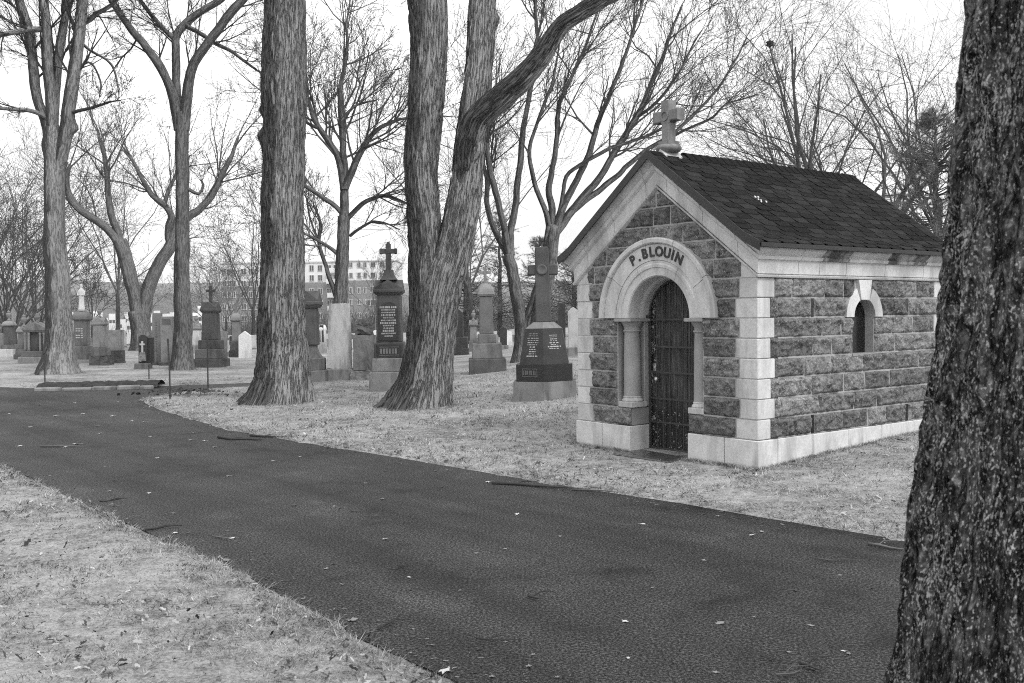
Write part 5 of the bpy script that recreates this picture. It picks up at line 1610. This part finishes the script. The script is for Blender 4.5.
m = Mon('headstone', 'taller of the two joined grey slabs, narrow with a faint column of lettering', 'gravestone', 157.5, 366, R_(0))
m.part('base', 'sq', 10, 10, 362, 'm_darkgrey', 1.2); m.part('slab', 'flat', 8.2, 8.2, 313, 'm_grey', .8); m.insc(2.2, 322, 352, 13, 8.2 * m.k / 2 * .8, 'insc_dim').build('inscription', M['insc_dim'], m.o)
m = Mon('headstone', 'wider of the two joined grey slabs with carved panel at its top', 'gravestone', 168, 366.4, R_(0))
m.part('base', 'sq', 13.5, 13.5, 362, 'm_darkgrey'); m.part('slab', 'flat', 12.2, 12.2, 316.5, 'm_grey', .5); k = m.k
pz = MB(); pz.box(-4.4 * k, 4.4 * k, -3.2 * k, -2.9 * k, m.zz(325), m.zz(319), .01); pz.build('carved_panel', M['m_mid'], m.o)
m = Mon('headstone', 'dark heart-topped headstone with a small white cross figure before it', 'gravestone', 143.5, 370, R_(3))
m.part('base', 'sq', 14, 14, 363, 'm_mid'); m.part('stone', 'should', 8.5, 8.5, 334.5, 'slab_dark', .5); k = m.k
m.part('rear_stone', 'flat', 7, 7, 337.5, 'slab_dark', .5, bot=363).location = (6.0 * k, .12, 0)
f_ = m.part('figure', 'cross', 5.2, 5.2, 341, 'm_pale', bot=352, post=.34); f_.location = (0, -3 * k, 0)
f_ = m.part('figure_base', 'rough', 7, 5, 352, 'm_grey', .5, bot=361, amp=.03); f_.location = (0, -3 * k, 0)
m = Mon('headstone', 'rough pale tablet on a dark rubble base right of the gabled urn monument', 'gravestone', 116.5, 364, R_(-3))
m.part('rubble_base', 'rough', 14, 13, 350.5, 'm_darkgrey', .8, amp=.04); m.part('tablet', 'rough', 14.5, 14, 330, 'm_grey', .4, amp=.025)
m = Mon('urn_monument', 'grey monument with peaked cap and small urn on dark rough base', 'monument', 101.5, 366, R_(2))
m.part('rough_base', 'rough', 19, 18, 356, 'm_darkgrey', .9, amp=.05); m.part('step', 'sq', 14.5, 14, 347.5, 'm_mid'); m.part('die', 'sq', 11.5, 11, 326, 'm_grey'); m.part('peaked_cap', 'cap', 13, 13, 317, 'm_grey'); m.part('urn', 'urn', 5, 5, 307, 'm_grey')
m = Mon('statue_monument', 'grey domed pedestal carrying a white standing statue', 'monument', 82.5, 363.5, 0)
m.part('lower_step', 'sq', 24, 24, 359, 'm_grey'); m.part('upper_step', 'sq', 20, 19.5, 352, 'm_mid'); m.part('plinth', 'sq', 17, 16.5, 345.5, 'm_mid'); m.part('die', 'sq', 12.5, 12, 320.5, 'm_mid'); m.part('domed_cap', 'dome', 15.5, 15.5, 311, 'm_mid'); m.part('statue', 'figure', 7, 7, 284, 'm_white')
k = m.k; rl = MB(); r_ = random.Random(4)
for i in range(5):
    for j in range(3):
        if r_.random() < .8: rl.box((-3.6 + 2.5 * j) * k, (-1.6 + 2.5 * j) * k, -6.4 * k, -6.1 * k, m.zz(338 - i * 2.2), m.zz(338 - i * 2.2) + 1.1 * k, .004)
rl.build('relief', M['m_pale'], m.o)
m = Mon('columned_monument', 'wide gabled monument with small columns and an urn, partly behind the four-stemmed tree', 'monument', 37.5, 364, R_(4))
m.part('lower_step', 'sq', 29, 29, 356.5, 'm_grey', .8); m.part('upper_step', 'sq', 24, 24, 351, 'm_mid', .8); m.part('core', 'sq', 15, 15, 332, 'm_darkgrey', .6)
k = m.k
for x in (-9, -5.4, 5.4, 9):
    c_ = MB(); c_.lathe([(1.5 * k, m.zz(351)), (1.2 * k, m.zz(349)), (1.1 * k, m.zz(335)), (1.5 * k, m.zz(332.4))], 12); o_ = c_.build('column', M['m_grey'], m.o, True); o_.location = (x * k, -6.5 * k, 0)
m.part('pediment', 'roofcap', 23, 4, 322, 'm_grey', .8); m.part('urn', 'urn', 5.5, 5.5, 313, 'm_grey')
m = Mon('urn_monument', 'mid grey monument with a tall cross-like urn left of the columned monument', 'monument', 24.5, 360, 0)
m.part('base', 'sq', 15, 15, 354, 'm_darkgrey'); m.part('step', 'sq', 12.5, 12, 348.5, 'm_mid'); m.part('die', 'sq', 9.5, 9, 333, 'm_mid'); m.part('cap', 'cap', 11.5, 11.5, 326.5, 'm_grey'); m.part('urn', 'urn', 6, 6, 314, 'm_grey')
m = Mon('urn_monument', 'leftmost monument, dark shaft on a pale block under a domed cap and finial', 'monument', 10.3, 357, 0)
m.part('pale_block', 'sq', 17, 16.5, 349, 'm_pale'); m.part('step', 'sq', 12.5, 12, 344.5, 'm_mid'); m.part('die', 'sq', 8.5, 8, 326, 'm_darkgrey'); m.part('domed_cap', 'dome', 11, 11, 320.5, 'm_grey'); m.part('finial', 'urn', 5, 5, 310, 'm_grey')
m = Mon('tank_tomb', 'small white drum-shaped tomb far off between the massive trunk and the rough slab', 'tomb', 322.5, 354, 0)
m.part('drum', 'lathe', 9, 9, 325, 'm_white', prof=((1, 0), (1, .82), (1.08, .84), (1.08, .9), (.8, 1), (.01, 1.01))); m.part('door', 'flat', 4, 4, 342, 'slab_dark', .4).location = (.5 * m.k, -3.6 * m.k, 0)
m = Mon('cross_stele', 'dark cross on a pillar far off beside the white drum tomb', 'gravestone', 318, 352, 0)
m.part('pillar', 'sq', 5.5, 5.5, 322, 'm_darkgrey'); m.part('cross', 'cross', 6, 6, 312, 'm_darkgrey', post=.28)
# small far stones: enough of them to read as a full field
rs = random.Random(11)
far = [(1.5, 349, 7, 16, 'm_grey', 'round'), (16.5, 347, 5, 14, 'm_white', 'flat'), (67, 352, 6, 15, 'm_white', 'should'), (72, 357, 5, 18, 'm_grey', 'flat'), (94.5, 351, 6, 14, 'm_mid', 'round'), (123, 348, 6, 17, 'm_pale', 'flat'), (130, 346, 6, 14, 'm_white', 'point'), (133.5, 344, 4.5, 12, 'slab_dark', 'round'), (137, 343, 5, 9, 'm_pale', 'flat'),
       (151, 345, 5, 15, 'm_grey', 'round'), (177, 352, 5, 10, 'm_grey', 'round'), (190, 362, 7, 12, 'slab_dark', 'should'), (203, 350, 6, 16, 'm_pale', 'flat'), (222, 346, 5, 16, 'm_grey', 'point'), (231.5, 346, 4, 10, 'slab_dark', 'round'), (254, 350, 6, 15, 'm_pale', 'flat'), (330, 348, 8, 9, 'm_grey', 'flat'),
       (356, 350, 9, 12, 'm_pale', 'round'), (376, 346, 8, 16, 'm_white', 'should'), (448, 348, 7, 16, 'm_grey', 'round'), (481, 345, 5, 8, 'm_pale', 'round'), (496, 344, 5, 10, 'm_grey', 'should'), (515, 343, 5, 8, 'm_mid', 'flat'), (86, 346, 4, 9, 'm_pale', 'round'), (107, 344, 5, 12, 'm_grey', 'point'), (112, 343, 4, 8, 'm_white', 'flat'), (171, 344, 6, 14, 'm_pale', 'point'), (212, 343, 5, 9, 'm_white', 'round'), (240, 343, 5, 10, 'm_grey', 'round'), (186, 345, 5, 14, 'm_grey', 'flat'),
       (5, 345, 4, 9, 'm_pale', 'flat'), (19, 343, 4, 8, 'm_grey', 'should'), (30, 344, 4, 9, 'm_white', 'round'), (62, 344, 4, 8, 'm_pale', 'point'), (76, 343, 4, 8, 'slab_dark', 'flat'), (98, 342, 4, 9, 'm_white', 'round'), (119, 341, 4, 7, 'm_mid', 'should'), (146, 341, 4, 8, 'm_pale', 'point'), (194, 341, 4, 8, 'm_white', 'flat'), (207, 345, 5, 11, 'm_grey', 'round'), (219, 341, 4, 9, 'm_pale', 'should'), (248, 342, 5, 9, 'm_mid', 'flat'), (334, 342, 5, 9, 'm_white', 'round'), (351, 343, 5, 10, 'm_mid', 'point'), (452, 342, 4, 9, 'm_pale', 'flat'), (478, 340, 4, 8, 'm_white', 'point'), (519, 341, 5, 9, 'm_pale', 'should')]
words = {'m_grey': 'grey', 'm_white': 'white', 'm_mid': 'mid grey', 'm_pale': 'pale', 'slab_dark': 'near-black'}
shp = {'round': 'round-topped', 'flat': 'flat-topped', 'should': 'shouldered', 'point': 'pointed'}
spots = [(8, 'left of the leftmost monument'), (22, 'right of the leftmost monument'), (70, 'just right of the four-stemmed tree'), (90, 'behind the white statue pedestal'), (110, 'behind the gabled urn monument'), (140, 'left of the heart-topped headstone'), (154, 'behind the two joined slabs'), (180, 'behind the forked dark tree'), (200, 'right of the forked dark tree'), (226, 'behind the dark square monument'), (260, 'left of the massive trunk'), (345, 'behind the rough upright slab'), (380, 'behind the boulder gravestone'), (460, 'right of the twin trunks'), (600, 'left of the big cross monument')]
for i, (px, py, w_, h_, mt, sh_) in enumerate(far):
    where = next(s for x, s in spots if px <= x)
    m = Mon('headstone', f'small far {words[mt]} {sh_ == "flat" and "flat-topped" or shp[sh_]} headstone {where}', 'gravestone', px, py, R_(rs.uniform(-9, 9)), group='small far headstones')
    m.part('base', 'sq', w_ * 1.25, w_ * 1.2, py - 2.2, 'm_grey', .6); m.part('tablet', sh_, w_, w_ * .97, py - h_, mt, .3)

# ---------------------------------------------------------------- stakes, bed, debris
for px, y0, y1, lab in ((45, 357, 387, 'thin dark marker stake before the four-stemmed tree'), (149, 367, 381, 'short dark marker stake at the right end of the soil bed'), (170, 341, 401, 'leaning dark marker stake standing in the wet leaf heap at the bend'), (208, 341, 390, 'upright dark marker stake in front of the dark square monument')):
    p = gat(px, y1); kk = p.y / F; hgt = (y1 - y0) * kk
    s_ = MB(); s_.tube([(0, 0, -.15), (.004, 0, hgt * .5), (-.02 if px == 170 else .0, 0, hgt)], .018, 8); s_.tube([(-.02 if px == 170 else .0, 0, hgt - .03), (-.02 if px == 170 else .0, 0, hgt + .015)], .022, 8)
    o = s_.build('marker_stake', M['iron']); o.location = p; tag(o, lab, 'stake', 'marker stakes along the path')
b0, b1 = gat(35, 391), gat(154, 388.5)
bed = empty('planting_bed', (b0 + b1) / 2); tag(bed, 'low stone-kerbed bed of dark soil at the far side of the road', 'flower bed')
bl = (b1 - b0); ang = math.atan2(bl.y, bl.x); bed.rotation_euler.z = ang; ll = bl.length / 2
kb = MB(); x = -ll
while x < ll - .2:
    e = min(ll, x + random.uniform(.5, .8)); kb.box(x, e - .01, -.10 + random.uniform(-.015, .015), .10, -.1, .105 + random.uniform(-.02, .02), .025); x = e
kb.build('kerb', M['m_grey'], bed)
so_ = MB()
nx_, ny_ = 30, 8
vv = [(-ll * 1.02 + 2.06 * ll * i / nx_, .08 + 1.25 * j / ny_, -.02 + .17 * math.sin(math.pi * min(1, (j + .5) / ny_)) ** .5 + .09 * float(vnoise(np.array([i * .9, j * .9, 1.]))) * (0 < j < ny_)) for i in range(nx_ + 1) for j in range(ny_ + 1)]
so_.add(vv, [(i * (ny_ + 1) + j, (i + 1) * (ny_ + 1) + j, (i + 1) * (ny_ + 1) + j + 1, i * (ny_ + 1) + j + 1) for i in range(nx_) for j in range(ny_)])
M['soil'] = stone('dark_bed_soil', .02, .07, 30, 6, .9, .03, .95, .1)
so_.build('soil', M['soil'], bed, True)


def leaf_mesh(seed, dark):
    r = random.Random(seed); m = MB(); n = 11
    pts = []
    for i in range(n):
        a = 2 * math.pi * i / n; rr_ = (.62 + .38 * (i % 2)) * r.uniform(.75, 1.1)
        pts.append((rr_ * math.cos(a), rr_ * math.sin(a) * .72, r.uniform(.02, .26)))
    top = pts; c = (0, 0, .05)
    m.v = [c] + top + [(x, y, z - .03) for x, y, z in [c] + top]
    for i in range(n):
        j = (i + 1) % n
        m.f += [(0, 1 + i, 1 + j), (n + 1, n + 2 + j, n + 2 + i), (1 + i, n + 2 + i, n + 2 + j, 1 + j)]; m.mi += [0, 0, 0]
    m.tube([(.9, 0, .1), (1.2, .08, .12), (1.55, .1, .05)], .03, 4)
    return m.mesh('fallen_leaf')


M['leaf_pale'] = plain('pale_dry_leaf', .52, .7, .3, .3, 30); M['leaf_mid'] = plain('grey_dry_leaf', .22, .6, .3, .3, 30); M['leaf_dark'] = plain('dark_wet_leaf', .03, .4, .5, .3, 30)
lm = {}
for kq, mt in (('pale', 'leaf_pale'), ('mid', 'leaf_mid'), ('dark', 'leaf_dark')):
    for s_ in range(3):
        me = leaf_mesh(s_ + hash_ if (hash_ := {'pale': 10, 'mid': 20, 'dark': 30}[kq]) else 0, 0); me.materials.append(M[mt]); lm[kq, s_] = me
LV = [(625, 621, 9, 'pale'), (720, 623, 13, 'mid'), (752, 535, 8, 'pale'), (517, 514, 8, 'pale'), (488, 482, 9, 'pale'), (643, 524, 7, 'pale'), (718, 516, 7, 'mid'), (704, 560, 7, 'mid'), (227, 560, 12, 'mid'), (294, 505, 10, 'dark'), (355, 511, 10, 'dark'), (385, 539, 8, 'pale'), (382, 499, 7, 'mid'), (445, 671, 18, 'pale'), (352, 620, 14, 'mid'), (232, 538, 8, 'pale'), (76, 444, 9, 'pale'), (66, 447, 7, 'pale'), (157, 458, 6, 'pale'), (228, 476, 5, 'pale'), (300, 457, 6, 'pale'), (334, 506, 4, 'pale'), (302, 536, 4, 'dark'), (365, 483, 5, 'mid'), (109, 491, 5, 'pale'), (55, 416, 5, 'pale'), (83, 414, 5, 'pale'), (112, 416, 5, 'pale'), (132, 421, 5, 'pale'), (144, 422, 5, 'pale'), (97, 426, 5, 'mid'), (30, 427, 6, 'mid'), (9, 414, 5, 'pale'), (75, 403, 4, 'pale'), (118, 402, 4, 'pale'), (40, 405, 4, 'mid'), (265, 553, 6, 'dark'), (190, 440, 6, 'mid'), (460, 590, 5, 'mid'), (590, 560, 6, 'dark'), (560, 536, 5, 'mid'), (430, 560, 5, 'dark'), (505, 625, 6, 'dark'), (342, 584, 6, 'mid'), (813, 668, 12, 'dark'), (840, 575, 6, 'mid'), (680, 590, 5, 'dark'), (20, 446, 6, 'pale'), (150, 437, 5, 'mid'), (214, 447, 5, 'pale')]
wl = {'pale': 'pale dry fallen leaf lying on the dark asphalt path', 'mid': 'dull grey fallen leaf lying on the dark asphalt path', 'dark': 'dark wet fallen leaf lying flat on the asphalt path'}
lr_ = random.Random(3)
while len(LV) < 95:
    px, py = lr_.uniform(0, 880), lr_.uniform(398, 680)
    r = ray(px, py); tt = -H / r.z
    if path_sd(np.array([r.x * tt]), np.array([r.y * tt]))[0] < -.15: LV.append((px, py, lr_.uniform(3, 5) * (1 + (py - 400) / 300), lr_.choice(['mid', 'mid', 'dark', 'pale'])))
for i, (px, py, w_, kq) in enumerate(LV):
    r = ray(px, py); tt = -(H - .006) / r.z; p = Vector((r.x * tt, r.y * tt, .004))
    sz = w_ / 1.9 * p.y / F
    o = bpy.data.objects.new('fallen_leaf', lm[kq, i % 3]); COL.objects.link(o); o.location = p; o.scale = (sz, sz, sz * .9); o.rotation_euler = (random.uniform(-.06, .06), random.uniform(-.06, .06), random.uniform(0, 6.28))
    tag(o, wl[kq], 'leaf', f'{ {"pale": "pale dry", "mid": "dull grey", "dark": "dark wet"}[kq] } leaves fallen on the path')
TW = [((100, 502), (122, 499), 1.6, 'twig_dark', 'dark fallen twig on the path near its left verge'), ((145, 529), (182, 526), 2., 'twig_dark', 'dark straight fallen stick on the path by the near lawn'), ((212, 536), (234, 540), 1.6, 'twig_pale', 'pale forked fallen twig on the path'), ((262, 584), (278, 590), 2., 'twig_dark', 'short dark twig at the near edge of the path'), ((378, 630), (398, 618), 2.4, 'twig_dark', 'dark curved twig near the bottom lawn edge'), ((476, 639), (522, 641), 1.6, 'twig_dark', 'thin dark twig lying across the front of the path'), ((528, 596), (541, 600), 2.4, 'twig_dark', 'short thick dark twig in the middle of the path'),
      ((492, 483), (572, 489), 3.2, 'twig_dark', 'long dark fallen branch along the far verge before the vault'), ((572, 489), (618, 492), 1.6, 'twig', 'thin grey end of branch lying beyond the long dark branch'), ((812, 559), (862, 561), 1.4, 'twig', 'thin grey twig on the right part of the path'), ((868, 544), (904, 549), 2.6, 'twig_pale', 'pale fallen stick beside the near dark trunk'), ((776, 676), (802, 671), 2., 'twig_pale', 'pale twig at the bottom right of the path'), ((800, 664), (822, 671), 3., 'twig_dark', 'thick dark bark twig at the bottom right of the path'), ((760, 656), (790, 662), 1.4, 'twig_dark', 'thin dark twig above the pale twig at bottom right'), ((218, 438), (262, 440), 2.6, 'twig_dark', 'dark fallen branch on the path before the massive trunk'), ((250, 436), (296, 438), 2., 'twig_dark', 'thin dark branch on the path edge before the massive trunk'), ((40, 447), (84, 446), 1.4, 'twig_pale', 'pale twig with leaves on the far part of the path'), ((390, 571), (410, 566), 1.2, 'twig_dark', 'hair-thin dark twig in the middle of the path'), ((178, 533), (200, 533), 1.2, 'twig', 'slim grey twig end beside the straight stick')]
for (x0, y0), (x1, y1), w_, mt, lab in TW:
    P = []
    for kf in (0, .3, .65, 1):
        px, py = x0 + (x1 - x0) * kf, y0 + (y1 - y0) * kf + random.uniform(-.8, .8)
        r = ray(px, py); tt = -(H - .012) / r.z; P.append(Vector((r.x * tt, r.y * tt, .010 + .012 * random.random())))
    rd = w_ / 2 * P[0].y / F * 1.05
    c0 = P[0].copy(); c0.z = 0
    s_ = MB(); s_.tube([p - c0 for p in P], [rd, rd, rd * .8, rd * .4], 6)
    s_.tube([P[1] - c0, P[1] - c0 + Vector((.06, .07, .012)), P[1] - c0 + Vector((.16, .10, .004))], [rd * .6, rd * .5, rd * .2], 5)
    o = s_.build('fallen_twig', M[mt], None, True); o.location = c0; tag(o, lab, 'twig', 'twigs fallen on the path')
# heap of wet leaves at the tip of the lawn by the bend
hp = MB(); q0 = gat(180, 397)
for k in range(260):
    a, rr_ = random.uniform(0, 6.28), abs(random.gauss(0, .34)); x, y = rr_ * math.cos(a) * 1.9, rr_ * math.sin(a) * .9
    c0 = Vector((x, y, .015 + .10 * math.exp(-(rr_ / .5) ** 2) + random.uniform(0, .03)))
    u_ = Vector((random.gauss(0, 1), random.gauss(0, 1), random.gauss(0, .35))).normalized() * random.uniform(.03, .07); v_ = u_.orthogonal().normalized() * random.uniform(.02, .045)
    nn_ = u_.cross(v_).normalized() * .002
    hp.loft([[c0 - u_ + nn_ * s_, c0 + v_ + nn_ * s_, c0 + u_ + nn_ * s_, c0 - v_ + nn_ * s_] for s_ in (-1, 1)])
o = hp.build('leaf_heap', M['leaf_dark']); o.location = q0; tag(o, kind='stuff'); tag(o, 'low heap of dark wet leaves at the lawn tip by the bend')

# ---------------------------------------------------------------- the apartment block and the far town
M['ap_pale'] = plain('pale_render_wall', .66, .9, .2, .08, .4); M['ap_grey'] = plain('brick_wall', .20, .9, .2, .12, 1.5); M['ap_win'] = plain('window_glass', .05, .15, .5, .2, .3); M['ap_frame'] = plain('window_frame', .55, .7, .3, .1)
M['t_roof'] = plain('town_roof', .12, .9, .2, .3, .2); M['t_wall'] = plain('town_wall', .62, .9, .2, .15, .2)
YA = 235.
org = at(320, 300, YA); zg = gz1(org.x, YA)
ap = empty('apartment_block', (org.x, YA, zg)); tag(ap, 'five-storey apartment block, pale upper floors over grey brick, beyond the graves', 'building')
ka = YA / F


def bz(py): return at(320, py, YA).z - zg


def bx(px): return (px - 320) * ka


def wing(x0, x1, top, mid, d0, d1):
    a = MB(); a.box(bx(x0), bx(x1), d0, d1, -1, bz(mid), .05); a.build('wall', M['ap_grey'], ap)
    a = MB(); a.box(bx(x0) + .15, bx(x1) - .15, d0 + .15, d1 - .15, bz(mid), bz(top), .05); up_ = a.build('upper_wall', M['ap_pale'], ap)
    a = MB(); a.box(bx(x0) - .1, bx(x1) + .1, d0 - .12, d1 + .1, bz(top), bz(top) + .35, .03); a.build('parapet', M['ap_frame'], up_)


WM = {}
def window(px, py, w, h, d0):
    key = (round(w, 1), round(h, 1))
    if key not in WM:
        a = MB(); W2, H2 = w * ka / 2, h * ka / 2
        a.box(-W2, W2, -.10, .2, -H2, H2, .02); me = a.mesh('window'); me.materials.append(M['ap_win'])
        f = MB()
        for x0, x1, z0, z1 in ((-W2 - .1, -W2, -H2 - .1, H2 + .1), (W2, W2 + .1, -H2 - .1, H2 + .1), (-W2, W2, H2, H2 + .1), (-W2, W2, -H2 - .1, -H2), (-.05, .05, -H2, H2)): f.box(x0, x1, -.16, .02, z0, z1, .01)
        fm_ = f.mesh('frame'); fm_.materials.append(M['ap_frame']); WM[key] = (me, fm_)
    me, fm_ = WM[key]
    o = bpy.data.objects.new('window', me); COL.objects.link(o); o.parent = ap; o.location = (bx(px), d0, bz(py))
    f = bpy.data.objects.new('frame', fm_); COL.objects.link(f); f.parent = o


wing(221, 262, 263, 285.5, 0, 14); wing(262, 340, 262, 282, 3, 16); wing(340, 397, 262, 281, -1, 14)
for px in (224.5, 229.5, 234, 244, 251, 257):
    for py in (271, 283): window(px, py, 3.4 if px != 244 else 4.2, 5.2, .15)
    for py in (294, 306, 318): window(px, py, 3.2 if px not in (244,) else 5, 5.5, 0)
for px in (309.5, 318, 327, 334):
    for py in (267.5, 277.5): window(px, py, 4, 5.5, 3.15)
    for py in (291, 303, 316): window(px, py, 4, 5.5, 3)
for px in (270, 279, 288, 297):
    for py in (268, 277.5): window(px, py, 4, 5.5, 3.15)
    for py in (291, 303, 316): window(px, py, 4, 5.5, 3)
for px in (346, 352, 360, 366, 374, 383, 391):
    for py in (265.5, 276): window(px, py, 3.0 if px not in (374, 383) else 4.6, 5, -.85)
    if px not in (374, 383):
        for py in (291, 302.5, 316): window(px, py, 2.6, 5.2, -1)
for px, py, w_ in ((373, 290, 4), (371, 303.5, 10.5), (374, 319, 9), (386, 303, 6)): window(px, py, w_, 5.4, -1)
a = MB()
for x0, x1, py in ((325, 338, 272), (325, 338, 283), (326, 338, 297), (326, 338, 310)):
    c_ = MB(); c_.box(bx(x0), bx(x1), 1.6, 3.0, bz(py) - .15, bz(py) + .05, .02); c_.box(bx(x0), bx(x1), 1.6, 1.7, bz(py), bz(py) + 1.0, .02); c_.build('balcony', M['ap_pale'], ap)

TG = 'small houses of the town in the valley'
hr = random.Random(5)
HS = [(70, 312, 6, 'white gabled'), (98, 311, 8, 'white long'), (104, 318, 7, 'grey'), (112, 311, 6, 'pale narrow'), (121, 316, 7, 'white'), (127, 310, 5, 'white small'), (150, 313, 7, 'pale wide'), (157, 308, 6, 'bright white'), (166, 311, 6, 'white tall'), (172, 309, 7, 'pale'), (190, 309, 8, 'white broad'), (196, 313, 7, 'grey wide'), (201, 306, 6, 'pale gabled'), (208, 317, 7, 'white low'), (131, 318, 6, 'pale low'), (144, 321, 7, 'grey low'), (84, 318, 7, 'pale low-roofed'), (216, 308, 6, 'white end'), (177, 318, 6, 'white square'), (61, 319, 6, 'grey gabled')]
HW = ['far down the valley left of the statue', 'left of the gabled urn monument', 'behind the gabled urn monument', 'right of the gabled urn monument', 'above the rough pale tablet', 'under the low hill ridge', 'left of the two joined slabs', 'over the taller joined slab', 'over the wider joined slab', 'close beside the forked dark tree', 'right of the forked dark tree', 'over the small urn monument', 'right of the small urn monument', 'left of the dark square monument', 'behind the white pointed headstone row', 'over the heart-topped headstone', 'behind the statue pedestal', 'against the apartment block end', 'behind the forked dark tree', 'beside the four-stemmed tree']
for (px, py, w_, ad), wh in zip(HS, HW):
    Y = hr.uniform(290, 430); q = at(px, py + 6, Y); z0 = gz1(q.x, Y); k = Y / F
    e = empty('town_house', (q.x, Y, z0), hr.uniform(-.5, .5)); tag(e, f'{ad} town house {wh}', 'house', TG)
    zt = at(px, py, Y).z - z0; hw_, hd2 = w_ * k / 2, w_ * k * .4; wallz = max(2.5, zt - hw_ * .8)
    a = MB(); a.box(-hw_, hw_, -hd2, hd2, -1, wallz, .05); a.build('wall', M['t_wall'] if 'grey' not in ad else M['ap_grey'], e)
    a = MB(); a.prism([(-hd2 * 1.12, wallz), (hd2 * 1.12, wallz), (0, zt)], 'x', -hw_ * 1.06, hw_ * 1.06); a.build('roof', M['t_roof'] if hr.random() < .6 else M['t_wall'], e)
    for x in (-.5, .5):
        for zf in (.35, .75):
            a = MB(); a.box(x * hw_ - .45, x * hw_ + .45, -hd2 - .06, -hd2 + .1, wallz * zf - .6, wallz * zf + .6, .02); a.build('window', M['ap_win'], e)

# a far belt of bare scrub and woodland that reads as one mass
n = 15000
px = rng.uniform(-140, 640, n); Yd = rng.uniform(120, 420, n)
zone = np.where(px < 60, 1.5, np.where(px < 230, .62, 1.0))
X = np.array([(p - 512) / F for p in px]) * Yd
Z = gz(X, Yd, False)
hgt = zone * rng.uniform(2.5, 6, n) * (.6 + .8 * fbm(np.stack([X * .03, Yd * .03, 0 * X], -1), 3))
cl_ = fbm(np.stack([X * .06, Yd * .06, 0 * X + 4], -1), 3); kp = cl_ > .44
X, Yd, Z, hgt = X[kp], Yd[kp], Z[kp], hgt[kp]; n = len(X)
m = 9
X = np.repeat(X, m); Yd = np.repeat(Yd, m); Z = np.repeat(Z, m); hgt = np.repeat(hgt, m) * rng.uniform(.5, 1, n * m); N = n * m
az = rng.uniform(0, 6.28, N); ln = rng.uniform(.05, .6, N) * hgt; wz = .03 + .02 * rng.random(N)
bs = np.stack([X + rng.normal(0, .5, N), Yd + rng.normal(0, .5, N), Z + rng.uniform(-.3, .6, N) * hgt * .6], -1)
tp = bs + np.stack([np.cos(az) * ln, np.sin(az) * ln, hgt * .7], -1)
w = np.stack([np.ones(N) * wz, 0 * wz, 0 * wz], -1)
V = np.stack([bs - w, bs + w, tp], 1).reshape(-1, 3)
o = link('distant_wood', np_mesh('distant_wood', V, [np.arange(N * 3).reshape(-1, 3)], False), M['twig']); tag(o, kind='stuff'); o['label'] = 'far bare woodland and scrub across the valley'

for o in SC.objects:
    if o.type == 'MESH' and o.parent is None and o.get('kind') is None and not o.get('label'): print('unlabelled', o.name)
